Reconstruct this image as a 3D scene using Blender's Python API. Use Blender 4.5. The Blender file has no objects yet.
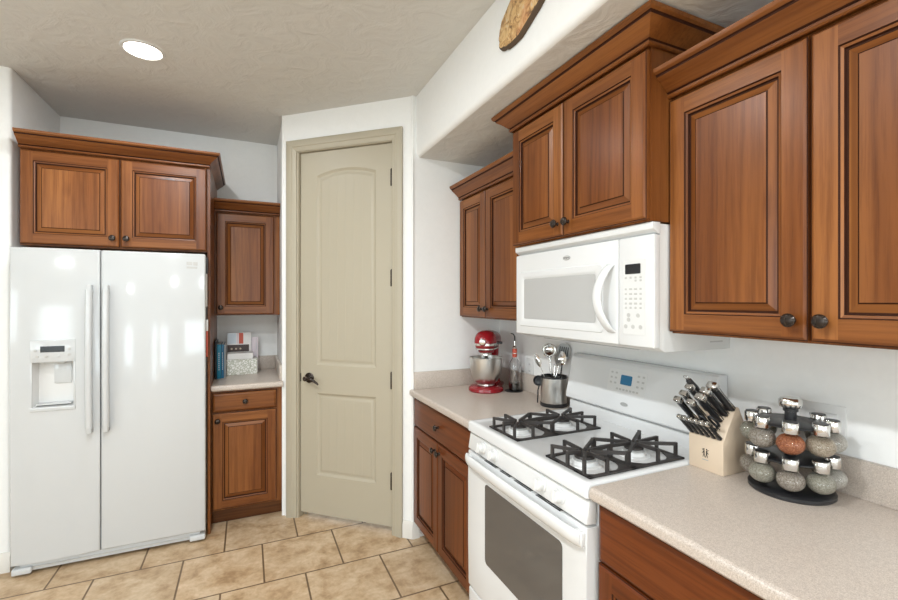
import bpy, bmesh, math, random
from mathutils import Vector, Matrix
R = math.radians
PI = math.pi
random.seed(7)
sc = bpy.context.scene
COL = sc.collection

# ------------------------------------------------------------------ camera
cam = bpy.data.cameras.new('camera')
cam.sensor_width = 36.0
cam.lens = 442.3 / 898 * 36.0
cam.shift_y = 1.1 / 898
cam.clip_start = 0.02
cam_o = bpy.data.objects.new('camera', cam)
COL.objects.link(cam_o)
cam_o.location = (0, 0, 1.453)
cam_o.rotation_euler = (R(90), 0, R(-24.51))
sc.camera = cam_o

# ------------------------------------------------------------------ exposure, world, lights
sc.view_settings.view_transform = 'Standard'
sc.view_settings.look = 'None'
sc.view_settings.gamma = 1.0
sc.view_settings.use_curve_mapping = False
sc.view_settings.exposure = 0.32

W = bpy.data.worlds.new('world')
sc.world = W
W.use_nodes = True
wn = W.node_tree.nodes
wl = W.node_tree.links
bg = wn['Background']
tc = wn.new('ShaderNodeTexCoord')
sx = wn.new('ShaderNodeSeparateXYZ')
rp = wn.new('ShaderNodeValToRGB')
wl.new(tc.outputs['Generated'], sx.inputs[0])
wl.new(sx.outputs['Z'], rp.inputs[0])
rp.color_ramp.elements[0].position = 0.0
rp.color_ramp.elements[0].color = (0.30, 0.36, 0.22, 1)
rp.color_ramp.elements[1].position = 0.35
rp.color_ramp.elements[1].color = (0.85, 0.93, 1.0, 1)
wl.new(rp.outputs[0], bg.inputs[0])
bg.inputs[1].default_value = 1.0


def area_light(name, loc, rot, sx_, sy_, power, color):
    l = bpy.data.lights.new(name, 'AREA')
    l.shape = 'RECTANGLE'
    l.size = sx_
    l.size_y = sy_
    l.energy = power
    l.color = color
    o = bpy.data.objects.new(name, l)
    COL.objects.link(o)
    o.location = loc
    o.rotation_euler = rot
    return o


DAY = (0.80, 0.92, 1.0)
# windows of the wall behind the camera (x0, x1, z0, z1) and of the left wall (y0, y1, z0, z1)
ROOM_X0, ROOM_Y0, CEIL = -3.9, -3.6, 2.71
WIN_FRONT = [(-3.25, -2.7, 0.62, 1.95), (-1.76, -1.42, 0.15, 2.0), (-1.32, -0.82, 0.55, 1.95), (0.0, 1.2, 0.95, 2.1)]
WIN_LEFT = [(-2.6, -0.9, 1.0, 2.2), (-0.75, 0.75, 1.0, 2.2)]
for (a, b, z0, z1) in WIN_FRONT:
    area_light('window_daylight', ((a + b) / 2, ROOM_Y0 - 0.06, (z0 + z1) / 2), (R(90), 0, 0), b - a, z1 - z0, 19 * (b - a) * (z1 - z0), DAY)
for (a, b, z0, z1) in WIN_LEFT:
    area_light('window_daylight', (ROOM_X0 - 0.06, (a + b) / 2, (z0 + z1) / 2), (R(90), 0, R(-90)), b - a, z1 - z0, 16 * (b - a) * (z1 - z0), DAY)
for (x, y, e_) in [(-0.475, 1.7, 12), (-0.475, 0.75, 24), (-0.475, -1.2, 18), (-2.3, -1.8, 16), (0.6, -1.2, 20)]:  # ceiling lamps out of view, no fixtures, added to even the light
    l = bpy.data.lights.new('added_downlight', 'AREA')
    l.shape = 'DISK'
    l.size = 0.14
    l.energy = e_
    l.color = (0.91, 0.965, 1.0)
    o = bpy.data.objects.new('added_downlight', l)
    COL.objects.link(o)
    o.location = (x, y, CEIL - 0.01)

# ------------------------------------------------------------------ materials


class NT:
    def __init__(self, name):
        self.m = bpy.data.materials.new(name)
        self.m.use_nodes = True
        self.t = self.m.node_tree
        self.b = self.t.nodes['Principled BSDF']

    def n(self, typ, **kw):
        nd = self.t.nodes.new('ShaderNode' + typ)
        for k, v in kw.items():
            if k.startswith('i_'):
                key = k[2:]
                key = int(key) if key.isdigit() else key.replace('_', ' ')
                nd.inputs[key].default_value = v
            else:
                setattr(nd, k, v)
        return nd

    def l(self, a, b):
        self.t.links.new(a, b)

    def coords(self, scale=(1, 1, 1), loc=(0, 0, 0), kind='Object', rnd=0.0):
        t = self.n('TexCoord')
        mp = self.n('Mapping')
        mp.inputs['Scale'].default_value = scale
        mp.inputs['Location'].default_value = loc
        src = t.outputs[kind]
        if rnd:
            oi = self.n('ObjectInfo')
            cb = self.n('CombineXYZ')
            mu = self.n('Math', operation='MULTIPLY')
            mu.inputs[1].default_value = rnd
            self.l(oi.outputs['Random'], mu.inputs[0])
            for i in range(3):
                self.l(mu.outputs[0], cb.inputs[i])
            ad = self.n('VectorMath', operation='ADD')
            self.l(src, ad.inputs[0])
            self.l(cb.outputs[0], ad.inputs[1])
            src = ad.outputs[0]
        self.l(src, mp.inputs[0])
        return mp.outputs[0]

    def ramp(self, fac, stops):
        r = self.n('ValToRGB')
        e = r.color_ramp.elements
        while len(e) < len(stops):
            e.new(0.5)
        for el, (p, c) in zip(e, stops):
            el.position = p
            el.color = (*c, 1) if len(c) == 3 else c
        self.l(fac, r.inputs[0])
        return r.outputs[0]

    def mix(self, fac, a, b, mode='MIX'):
        m = self.n('Mix', data_type='RGBA', blend_type=mode)
        for s, v in ((0, fac), (6, a), (7, b)):
            if hasattr(v, 'links') or hasattr(v, 'is_linked'):
                self.l(v, m.inputs[s])
            else:
                m.inputs[s].default_value = v if s == 0 else (*v, 1)
        return m.outputs[2]

    def bump(self, h, strength, dist=0.002):
        b = self.n('Bump')
        b.inputs['Strength'].default_value = strength
        b.inputs['Distance'].default_value = dist
        self.l(h, b.inputs['Height'])
        self.l(b.outputs[0], self.b.inputs['Normal'])

    def set(self, **kw):
        for k, v in kw.items():
            k = k.replace('_', ' ')
            if k == 'Base Color' and len(v) == 3:
                v = (*v, 1)
            self.b.inputs[k].default_value = v
        return self


def plain(name, col, rough=0.5, metal=0.0, **kw):
    t = NT(name)
    t.set(Base_Color=col, Roughness=rough, Metallic=metal, **kw)
    # a very fine unevenness of the surface finish
    nz = t.n('TexNoise', i_Scale=60.0, i_Detail=2.0)
    t.l(t.coords(), nz.inputs['Vector'])
    mr = t.n('MapRange')
    mr.inputs['To Min'].default_value = max(0.0, rough - 0.03)
    mr.inputs['To Max'].default_value = min(1.0, rough + 0.03)
    t.l(nz.outputs[0], mr.inputs[0])
    t.l(mr.outputs[0], t.b.inputs['Roughness'])
    return t.m


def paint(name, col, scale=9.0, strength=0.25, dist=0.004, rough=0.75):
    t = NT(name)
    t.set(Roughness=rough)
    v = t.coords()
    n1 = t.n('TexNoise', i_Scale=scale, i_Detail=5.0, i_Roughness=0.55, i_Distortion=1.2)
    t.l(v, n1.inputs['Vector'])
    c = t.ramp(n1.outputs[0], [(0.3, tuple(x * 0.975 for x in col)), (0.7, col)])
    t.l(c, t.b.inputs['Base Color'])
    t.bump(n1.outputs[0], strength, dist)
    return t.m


def wood(name, horiz, dark=1.0, tint=(1.0, 1.0, 1.0)):
    t = NT(name)
    t.set(Roughness=0.32)
    t.b.inputs['Coat Weight'].default_value = 0.06
    t.b.inputs['Coat Roughness'].default_value = 0.2
    t.b.inputs['Specular IOR Level'].default_value = 0.26

    def sv(a, b):
        return (b, a, a) if horiz else (a, a, b)
    # growth rings: long drawn-out arches
    wv = t.n('TexWave', wave_type='BANDS', bands_direction='Z' if horiz else 'X', i_Scale=7.0, i_Distortion=7.0, i_Detail=2.0)
    wv.inputs['Detail Scale'].default_value = 0.55
    t.l(t.coords(scale=sv(1.0, 0.22), rnd=31.0), wv.inputs['Vector'])
    n1 = t.n('TexNoise', i_Scale=1.0, i_Detail=5.0, i_Roughness=0.6, i_Distortion=0.4)
    t.l(t.coords(scale=sv(24, 1.6), rnd=19.0), n1.inputs['Vector'])
    n2 = t.n('TexNoise', i_Scale=1.0, i_Detail=4.0, i_Roughness=0.7)
    t.l(t.coords(scale=sv(95, 3.5), rnd=17.0), n2.inputs['Vector'])
    n3 = t.n('TexNoise', i_Scale=1.0, i_Detail=1.5)
    t.l(t.coords(rnd=11.0, scale=sv(5.0, 0.5)), n3.inputs['Vector'])
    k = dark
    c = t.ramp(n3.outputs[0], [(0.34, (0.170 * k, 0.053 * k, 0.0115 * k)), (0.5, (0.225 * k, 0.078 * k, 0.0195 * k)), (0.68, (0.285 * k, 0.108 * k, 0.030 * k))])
    cw = t.ramp(wv.outputs['Fac'], [(0.0, (0.66, 0.58, 0.52)), (0.18, (0.90, 0.87, 0.84)), (0.5, (1.03, 1.02, 1.02))])
    c = t.mix(0.5, c, cw, 'MULTIPLY')
    if not horiz:
        # the panels are glued up from boards of differing tone
        tcb = t.n('TexCoord')
        oi = t.n('ObjectInfo')
        sp = t.n('SeparateXYZ')
        t.l(tcb.outputs['Object'], sp.inputs[0])
        m1 = t.n('Math', operation='MULTIPLY_ADD')
        m1.inputs[1].default_value = 9.5
        t.l(sp.outputs['X'], m1.inputs[0])
        m2 = t.n('Math', operation='MULTIPLY')
        m2.inputs[1].default_value = 57.0
        t.l(oi.outputs['Random'], m2.inputs[0])
        t.l(m2.outputs[0], m1.inputs[2])
        fl = t.n('Math', operation='FLOOR')
        t.l(m1.outputs[0], fl.inputs[0])
        wn_ = t.n('TexWhiteNoise', noise_dimensions='1D')
        t.l(fl.outputs[0], wn_.inputs['W'])
        cb = t.ramp(wn_.outputs['Value'], [(0.0, (0.84, 0.80, 0.78)), (1.0, (1.16, 1.18, 1.22))])
        c = t.mix(1.0, c, cb, 'MULTIPLY')
    if tint != (1.0, 1.0, 1.0):
        c = t.mix(1.0, c, tint, 'MULTIPLY')
    c1 = t.ramp(n1.outputs[0], [(0.32, (0.74, 0.68, 0.62)), (0.62, (1.06, 1.06, 1.08))])
    c = t.mix(0.6, c, c1, 'MULTIPLY')
    c2 = t.ramp(n2.outputs[0], [(0.36, (0.62, 0.55, 0.50)), (0.54, (1.02, 1.02, 1.02))])
    c = t.mix(0.6, c, c2, 'MULTIPLY')
    vo = t.n('TexVoronoi', i_Scale=1.0)
    t.l(t.coords(rnd=23.0, scale=sv(5.0, 2.2)), vo.inputs['Vector'])
    kn = t.ramp(vo.outputs['Distance'], [(0.03, (0.14, 0.08, 0.06)), (0.075, (0.75, 0.70, 0.66)), (0.14, (1, 1, 1))])
    c = t.mix(0.8, c, kn, 'MULTIPLY')
    t.l(c, t.b.inputs['Base Color'])
    t.bump(n2.outputs[0], 0.05, 0.001)
    return t.m


def floor_tile():
    t = NT('floor_tile')
    t.set(Roughness=0.42)
    w, h = 0.405, 0.40
    v = t.coords(loc=(-0.283 + w / 2 + w * 40, -2.87 + h * 40, 0))
    br = t.n('TexBrick', offset=0.5, offset_frequency=2, squash=1.0, squash_frequency=2)
    br.inputs['Scale'].default_value = 1.0
    br.inputs['Brick Width'].default_value = w
    br.inputs['Row Height'].default_value = h
    br.inputs['Mortar Size'].default_value = 0.0052
    br.inputs['Mortar Smooth'].default_value = 0.25
    br.inputs['Color1'].default_value = (0.93, 0.93, 0.93, 1)
    br.inputs['Color2'].default_value = (1.04, 1.02, 1.0, 1)
    br.inputs['Mortar'].default_value = (0.5, 0.5, 0.5, 1)
    t.l(v, br.inputs['Vector'])
    v2 = t.coords()
    n1 = t.n('TexNoise', i_Scale=7.5, i_Detail=7.0, i_Roughness=0.66, i_Distortion=0.25)
    t.l(v2, n1.inputs['Vector'])
    c = t.ramp(n1.outputs[0], [(0.30, (0.33, 0.205, 0.105)), (0.46, (0.53, 0.375, 0.225)), (0.62, (0.66, 0.51, 0.345))])
    n2 = t.n('TexNoise', i_Scale=38.0, i_Detail=4.0)
    t.l(v2, n2.inputs['Vector'])
    c2 = t.ramp(n2.outputs[0], [(0.35, (0.84, 0.80, 0.76)), (0.6, (1, 1, 1))])
    c = t.mix(0.6, c, c2, 'MULTIPLY')
    c = t.mix(1.0, c, br.outputs['Color'], 'MULTIPLY')
    c = t.mix(br.outputs['Fac'], c, (0.17, 0.105, 0.055))
    t.l(c, t.b.inputs['Base Color'])
    inv = t.n('Math', operation='SUBTRACT')
    inv.inputs[0].default_value = 1.0
    t.l(br.outputs['Fac'], inv.inputs[1])
    t.bump(inv.outputs[0], 0.5, 0.003)
    return t.m


def laminate():
    t = NT('speckled_laminate')
    t.set(Roughness=0.30)
    v = t.coords()
    n1 = t.n('TexNoise', i_Scale=420.0, i_Detail=2.0, i_Roughness=0.6)
    t.l(v, n1.inputs['Vector'])
    c = t.ramp(n1.outputs[0], [(0.34, (0.42, 0.345, 0.29)), (0.48, (0.545, 0.47, 0.41)), (0.64, (0.63, 0.56, 0.50))])
    n2 = t.n('TexNoise', i_Scale=150.0, i_Detail=3.0)
    t.l(v, n2.inputs['Vector'])
    c2 = t.ramp(n2.outputs[0], [(0.35, (0.86, 0.84, 0.82)), (0.62, (1.03, 1.02, 1.0))])
    c = t.mix(0.8, c, c2, 'MULTIPLY')
    t.l(c, t.b.inputs['Base Color'])
    return t.m


def brushed_steel():
    t = NT('brushed_steel')
    t.set(Base_Color=(0.62, 0.60, 0.57), Metallic=1.0, Roughness=0.28)
    v = t.coords(scale=(90, 90, 2))
    n = t.n('TexNoise', i_Scale=3.0, i_Detail=3.0)
    t.l(v, n.inputs['Vector'])
    t.bump(n.outputs[0], 0.05, 0.001)
    return t.m


def slice_wood():
    t = NT('slice_face')
    t.set(Roughness=0.55)
    v = t.coords(scale=(1, 1, 1))
    n = t.n('TexNoise', i_Scale=24.0, i_Detail=6.0, i_Roughness=0.7, i_Distortion=1.5)
    t.l(v, n.inputs['Vector'])
    c = t.ramp(n.outputs[0], [(0.36, (0.10, 0.05, 0.02)), (0.45, (0.46, 0.25, 0.09)), (0.56, (0.68, 0.45, 0.20)), (0.68, (0.62, 0.54, 0.38))])
    n2 = t.n('TexNoise', i_Scale=9.0, i_Detail=2.0)
    t.l(v, n2.inputs['Vector'])
    f = t.ramp(n2.outputs[0], [(0.55, (0, 0, 0)), (0.70, (0.55, 0.55, 0.55))])
    c = t.mix(f, c, (0.56, 0.24, 0.10), 'MIX')
    t.l(c, t.b.inputs['Base Color'])
    t.bump(n.outputs[0], 0.3, 0.003)
    return t.m


def glassy(name, col=(1, 1, 1), rough=0.02, ior=1.45, alpha=None):
    t = NT(name)
    t.set(Base_Color=col, Roughness=rough, IOR=ior)
    t.b.inputs['Transmission Weight'].default_value = 1.0
    return t.m


def patterned_box():
    t = NT('patterned_card')
    t.set(Roughness=0.5)
    v = t.coords(scale=(55, 55, 55))
    vo = t.n('TexVoronoi', i_Scale=1.0, feature='DISTANCE_TO_EDGE')
    t.l(v, vo.inputs['Vector'])
    c = t.ramp(vo.outputs['Distance'], [(0.05, (0.50, 0.50, 0.40)), (0.14, (0.86, 0.85, 0.80))])
    t.l(c, t.b.inputs['Base Color'])
    return t.m


def spice_fill(name, c0, c1):
    t = NT(name)
    t.set(Roughness=0.8)
    n = t.n('TexNoise', i_Scale=330.0, i_Detail=3.0)
    t.l(t.coords(), n.inputs['Vector'])
    c = t.ramp(n.outputs[0], [(0.38, c0), (0.6, c1)])
    t.l(c, t.b.inputs['Base Color'])
    return t.m


def emit(name, col, s):
    t = NT(name)
    t.set(Base_Color=(0, 0, 0))
    t.b.inputs['Emission Color'].default_value = (*col, 1)
    t.b.inputs['Emission Strength'].default_value = s
    return t.m


M = dict(
    wall=paint('wall_paint', (0.87, 0.865, 0.845), 22, 0.10, 0.002),
    ceil=paint('ceiling_texture', (0.70, 0.69, 0.66), 8, 0.65, 0.014, 0.85),  # wall paint toned down here for the ceiling's weaker light
    trim=plain('trim_paint', (0.44, 0.39, 0.295), 0.42),
    base=plain('baseboard_paint', (0.72, 0.69, 0.64), 0.45),
    floor=floor_tile(),
    wv=wood('cherry_wood', False), wh=wood('cherry_wood_cross', True),
    bv=wood('red_cherry_wood', False, 1.0, (0.72, 0.56, 0.48)), bh=wood('red_cherry_wood_cross', True, 1.0, (0.66, 0.47, 0.40)),  # cherry wood tinted darker and redder for the right-wall base cabinets
    glaze=plain('dark_glaze', (0.040, 0.012, 0.005), 0.65, 0.0, Specular_IOR_Level=0.15),
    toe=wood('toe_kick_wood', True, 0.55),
    lam=laminate(),
    white=plain('white_enamel', (0.73, 0.73, 0.725), 0.16),
    white2=plain('white_plastic', (0.72, 0.715, 0.70), 0.30),
    fridge=plain('fridge_enamel', (0.60, 0.61, 0.612), 0.085),
    grey=plain('grey_plastic', (0.38, 0.38, 0.37), 0.4),
    lgrey=plain('light_grey_print', (0.52, 0.51, 0.49), 0.5),
    seam=plain('dark_gap', (0.03, 0.03, 0.03), 0.6),
    black=plain('black_plastic', (0.018, 0.018, 0.02), 0.30),
    iron=plain('cast_iron', (0.035, 0.03, 0.028), 0.55),
    bronze=plain('oil_rubbed_bronze', (0.040, 0.029, 0.023), 0.26, 0.6),
    chrome=plain('chrome', (0.72, 0.71, 0.69), 0.12, 1.0),
    steel=brushed_steel(),
    red=plain('red_enamel', (0.27, 0.009, 0.015), 0.14),
    block=plain('maple_block', (0.68, 0.54, 0.40), 0.5),
    block2=plain('maple_slot', (0.12, 0.07, 0.04), 0.7),
    oven_glass=plain('oven_glass', (0.105, 0.096, 0.088), 0.06),
    mw_glass=plain('microwave_window', (0.47, 0.465, 0.455), 0.22),
    lcd=plain('display_dark', (0.012, 0.013, 0.015), 0.15),
    bluelcd=emit('blue_display', (0.02, 0.16, 0.30), 0.5),
    glass=glassy('clear_glass'),
    jarglass=glassy('jar_glass', (0.97, 0.98, 0.97), 0.03),
    lamp=emit('lamp_glow', (1.0, 0.95, 0.86), 9.0),
    slice=slice_wood(), bark=plain('bark', (0.10, 0.065, 0.04), 0.9),
    pat=patterned_box(),
    teal=plain('teal_cloth', (0.012, 0.22, 0.36), 0.5),
    teal2=plain('blue_cloth', (0.02, 0.15, 0.27), 0.5),
    blackbook=plain('black_cover', (0.02, 0.02, 0.022), 0.5),
    greybook=plain('grey_cover', (0.42, 0.44, 0.46), 0.5),
    paper=plain('white_paper', (0.80, 0.78, 0.76), 0.6),
    pink=plain('pale_lilac_cover', (0.68, 0.60, 0.64), 0.55),
    redprint=plain('red_print', (0.55, 0.09, 0.05), 0.5),
    blueprint=plain('pale_blue_print', (0.60, 0.66, 0.72), 0.5),
    darkprint=plain('dark_photo_print', (0.045, 0.02, 0.015), 0.4),
    oil=plain('dark_liquid', (0.02, 0.012, 0.008), 0.1),
    orange=spice_fill('orange_spice', (0.34, 0.085, 0.03), (0.62, 0.24, 0.11)),
    herb=spice_fill('dried_herb', (0.30, 0.28, 0.22), (0.52, 0.48, 0.40)),
    pepper=spice_fill('pepper_mix', (0.26, 0.21, 0.17), (0.55, 0.48, 0.41)),
    beige=spice_fill('beige_spice', (0.40, 0.31, 0.22), (0.66, 0.56, 0.44)),
    salt=spice_fill('pale_salt', (0.55, 0.50, 0.44), (0.78, 0.74, 0.68)),
    screw=plain('steel_screw', (0.5, 0.5, 0.48), 0.3, 1.0),
)

# ------------------------------------------------------------------ mesh building


class MB:
    """collects shapes into ONE mesh"""

    def __init__(self, M_=None):
        self.bm = bmesh.new()
        self.mats = []
        self.M = M_ or Matrix.Identity(4)

    def mi(self, m):
        if m not in self.mats:
            self.mats.append(m)
        return self.mats.index(m)

    def v(self, p):
        return self.bm.verts.new(self.M @ Vector(p))

    def face(self, vs, m):
        try:
            f = self.bm.faces.new(vs)
            f.material_index = self.mi(m)
            return f
        except ValueError:
            return None

    def quad(self, pts, m):
        return self.face([self.v(p) for p in pts], m)

    def box(self, x0, x1, y0, y1, z0, z1, m, bev=0.0, seg=2):
        c = [self.v(p) for p in ((x0, y0, z0), (x1, y0, z0), (x1, y1, z0), (x0, y1, z0), (x0, y0, z1), (x1, y0, z1), (x1, y1, z1), (x0, y1, z1))]
        fs = [self.face([c[i] for i in q], m) for q in ((0, 3, 2, 1), (4, 5, 6, 7), (0, 1, 5, 4), (1, 2, 6, 5), (2, 3, 7, 6), (3, 0, 4, 7))]
        if bev:
            es = list({e for f in fs for e in f.edges})
            bmesh.ops.bevel(self.bm, geom=es, offset=bev, segments=seg, profile=0.5, affect='EDGES', clamp_overlap=True)
        return self

    def prism(self, poly, fn, a0, a1, m, bev=0.0, seg=2):
        """poly: 2-D points; fn(u, v, a) -> 3-D point; extruded from a0 to a1"""
        A = [self.v(fn(u, v, a0)) for u, v in poly]
        B = [self.v(fn(u, v, a1)) for u, v in poly]
        n = len(poly)
        fs = [self.face(A[::-1], m), self.face(B, m)]
        for i in range(n):
            j = (i + 1) % n
            fs.append(self.face([A[i], A[j], B[j], B[i]], m))
        fs = [f for f in fs if f]
        bmesh.ops.recalc_face_normals(self.bm, faces=fs)
        if bev:
            es = list({e for f in fs for e in f.edges})
            bmesh.ops.bevel(self.bm, geom=es, offset=bev, segments=seg, profile=0.5, affect='EDGES', clamp_overlap=True)
        return self

    def rings(self, rings, m, cap0=True, cap1=True, closed=True, mats=None):
        V = [[self.v(p) for p in r] for r in rings]
        fs = []
        for k, (a, b) in enumerate(zip(V, V[1:])):
            n = len(a)
            for i in range(n if closed else n - 1):
                j = (i + 1) % n
                fs.append(self.face([a[i], a[j], b[j], b[i]], mats[k] if mats else m))
        if cap0:
            fs.append(self.face(V[0][::-1], m))
        if cap1:
            fs.append(self.face(V[-1], mats[-1] if mats else m))
        fs = [f for f in fs if f]
        bmesh.ops.recalc_face_normals(self.bm, faces=fs)
        return self

    def lathe(self, prof, m, c=(0, 0, 0), axis='Z', seg=28, cap0=True, cap1=True, mats=None, sx=1.0, sy=1.0):
        rs = []
        for r, h in prof:
            r = max(r, 1e-4)
            ring = []
            for i in range(seg):
                a = 2 * PI * i / seg
                u, w = r * math.cos(a) * sx, r * math.sin(a) * sy
                p = {'Z': (u, w, h), 'Y': (u, h, w), 'X': (h, u, w)}[axis]
                ring.append((c[0] + p[0], c[1] + p[1], c[2] + p[2]))
            rs.append(ring)
        return self.rings(rs, m, cap0, cap1, True, mats)

    def tube(self, pts, r, m, seg=10, cap=True):
        pts = [Vector(p) for p in pts]
        rr = r if isinstance(r, (list, tuple)) else [r] * len(pts)
        rs = []
        up = None
        for i, p in enumerate(pts):
            d = (pts[min(i + 1, len(pts) - 1)] - pts[max(i - 1, 0)]).normalized()
            if up is None:
                up = Vector((0, 0, 1)) if abs(d.z) < 0.9 else Vector((0, 1, 0))
            s = d.cross(up).normalized()
            up = s.cross(d).normalized()
            rs.append([tuple(p + s * (rr[i] * math.cos(2 * PI * k / seg)) + up * (rr[i] * math.sin(2 * PI * k / seg))) for k in range(seg)])
        return self.rings(rs, m, cap, cap)

    def bar(self, p0, p1, w, h, m):
        """square bar between two points, width w sideways, height h upward"""
        p0, p1 = Vector(p0), Vector(p1)
        d = (p1 - p0).normalized()
        up = Vector((0, 0, 1)) if abs(d.z) < 0.95 else Vector((1, 0, 0))
        s = d.cross(up).normalized() * (w / 2)
        u = s.cross(d).normalized() * (h / 2)
        rs = [[tuple(p + a * s + b * u) for a, b in ((-1, -1), (1, -1), (1, 1), (-1, 1))] for p in (p0, p1)]
        return self.rings(rs, m)

    def build(self, name, parent=None, angle=35, smooth=True):
        me = bpy.data.meshes.new(name)
        self.bm.normal_update()
        self.bm.to_mesh(me)
        self.bm.free()
        for m in self.mats:
            me.materials.append(m)
        if smooth:
            me.polygons.foreach_set('use_smooth', [True] * len(me.polygons))
            me.set_sharp_from_angle(angle=R(angle))
        o = bpy.data.objects.new(name, me)
        COL.objects.link(o)
        if parent:
            o.parent = parent
        return o


def tag(o, label, cat, group=None):
    o['label'] = label
    o['category'] = cat
    if group:
        o['group'] = group
    return o


def thing(name, label, cat, loc=(0, 0, 0), rz=0.0, group=None):
    o = bpy.data.objects.new(name, None)
    COL.objects.link(o)
    o.empty_display_size = 0.05
    o.location = loc
    o.rotation_euler = (0, 0, rz)
    return tag(o, label, cat, group)


def copy_tree(o, parent=None):
    c = o.copy()
    COL.objects.link(c)
    if parent:
        c.parent = parent
    for ch in list(o.children):
        copy_tree(ch, c)
    return c


def structure(o):
    o['kind'] = 'structure'
    return o


def text_mesh(name, body, size, mat, mtx, parent, ext=0.0003):
    cu = bpy.data.curves.new(name, 'FONT')
    cu.body = body
    cu.size = size
    cu.align_x = 'CENTER'
    cu.align_y = 'CENTER'
    cu.extrude = ext
    tmp = bpy.data.objects.new(name + '_tmp', cu)
    COL.objects.link(tmp)
    dg = bpy.context.evaluated_depsgraph_get()
    me = bpy.data.meshes.new_from_object(tmp.evaluated_get(dg))
    bpy.data.objects.remove(tmp)
    me.name = name
    me.materials.clear()
    me.materials.append(mat)
    o = bpy.data.objects.new(name, me)
    COL.objects.link(o)
    o.parent = parent
    o.matrix_local = mtx
    return o


FACE_Y = Matrix.Rotation(R(90), 4, 'X')                         # text facing local -Y

# ------------------------------------------------------------------ the room shell
XW, YB, YP = 1.54, 3.83, 2.5575
YL = 3.147
XA = -1.158
b = MB()
b.box(ROOM_X0 - 0.3, XW + 0.15, ROOM_Y0 - 0.3, YB + 0.15, -0.08, 0.0, M['floor'])
structure(b.build('floor'))
b = MB()
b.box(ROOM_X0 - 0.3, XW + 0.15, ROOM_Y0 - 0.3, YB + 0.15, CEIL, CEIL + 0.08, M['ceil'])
structure(b.build('ceiling'))


def wall_box(name, *args, bev=0.0):
    m = MB()
    m.box(*args, M['wall'], bev, 4)
    return structure(m.build(name))


wall_box('wall_right', XW, XW + 0.12, ROOM_Y0 - 0.12, YB + 0.12, 0, CEIL)
wall_box('wall_back', XA - 0.12, 0.40, YB, YB + 0.12, 0, CEIL)
# wall left of the fridge and the alcove's side (one L with a rounded corner)
r_ = 0.02
poly = [(ROOM_X0 - 0.12, YL)] + [(XA - r_ + r_ * math.sin(R(a)), YL + r_ - r_ * math.cos(R(a))) for a in (0, 22, 45, 68, 90)] + [(XA, YB + 0.12), (XA - 0.12, YB + 0.12), (XA - 0.12, YL + 0.12), (ROOM_X0 - 0.12, YL + 0.12)]
m = MB()
m.prism(poly, lambda u, v, a: (u, v, a), 0, CEIL, M['wall'])
structure(m.build('wall_alcove'))


def wall_with_windows(name, wins, a0, a1, place):
    """place(u, t, z) -> point; t 0..0.12 is the wall's thickness, u runs along it"""
    m = MB()
    us = sorted({a0, a1} | {w[0] for w in wins} | {w[1] for w in wins})
    for u0, u1 in zip(us, us[1:]):
        w = [w for w in wins if w[0] <= u0 + 1e-6 and w[1] >= u1 - 1e-6]
        spans = [(0, w[0][2]), (w[0][3], CEIL)] if w else [(0, CEIL)]
        for z0, z1 in spans:
            m.prism([(u0, z0), (u1, z0), (u1, z1), (u0, z1)], lambda u, z, t: place(u, t, z), 0, 0.12, M['wall'])
    return structure(m.build(name))


wall_with_windows('wall_front', WIN_FRONT, ROOM_X0 - 0.12, XW, lambda u, t, z: (u, ROOM_Y0 - t, z))
wall_with_windows('wall_left', WIN_LEFT, ROOM_Y0, YL, lambda u, t, z: (ROOM_X0 - t, u, z))
k = 0
for wins, place in ((WIN_FRONT, lambda u, t, z: (u, ROOM_Y0 - t, z)), (WIN_LEFT, lambda u, t, z: (ROOM_X0 - t, u, z))):
    for (u0, u1, z0, z1) in wins:
        k += 1
        m = MB()
        for a0, a1, c0, c1 in ((u0, u0 + 0.04, z0, z1), (u1 - 0.04, u1, z0, z1), (u0 + 0.04, u1 - 0.04, z0, z0 + 0.04), (u0 + 0.04, u1 - 0.04, z1 - 0.04, z1)):
            m.prism([(a0, c0), (a1, c0), (a1, c1), (a0, c1)], lambda u, z, t: place(u, t, z), 0.0, 0.045, M['base'])
        structure(m.build('window_%d' % k))

# pantry closet: diagonal wall with the door opening, side wall and the short wall behind the counter
PL, PR = Vector((0.2202, 3.2002)), Vector((0.9225, 2.5575))
PD = (PR - PL).normalized()
PN = Vector((-PD.y, PD.x))            # into the closet
if PN.y < 0:
    PN = -PN
PLEN = (PR - PL).length


def pp(s, t, z):
    q = PL + PD * s + PN * t
    return (q.x, q.y, z)


m = MB()
O0, O1, OZ = 0.112, 0.815, 2.462      # rough opening along the wall
for s0, s1, z0, z1 in ((0.0, O0, 0, CEIL), (O1, PLEN, 0, CEIL), (O0, O1, OZ, CEIL)):
    m.prism([(s0, z0), (s1, z0), (s1, z1), (s0, z1)], lambda u, z, t: pp(u, t, z), 0, 0.11, M['wall'])
structure(m.build('wall_diagonal'))
m = MB()
m.box(0.2202, 0.34, 3.2002, YB, 0, CEIL, M['wall'])
structure(m.build('wall_pantry_side'))
m = MB()
m.box(0.9225, XW, YP, YP + 0.11, 0, CEIL, M['wall'])
structure(m.build('wall_pantry'))
# bullnose corner beads
for nm, (cx, cy) in (('trim_1', (0.2222, 3.2032)), ('trim_2', (0.9225, 2.5600))):
    m = MB()
    m.lathe([(0.009, 0.0), (0.009, CEIL)], M['wall'], (cx, cy, 0), seg=16)
    structure(m.build(nm))

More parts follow.
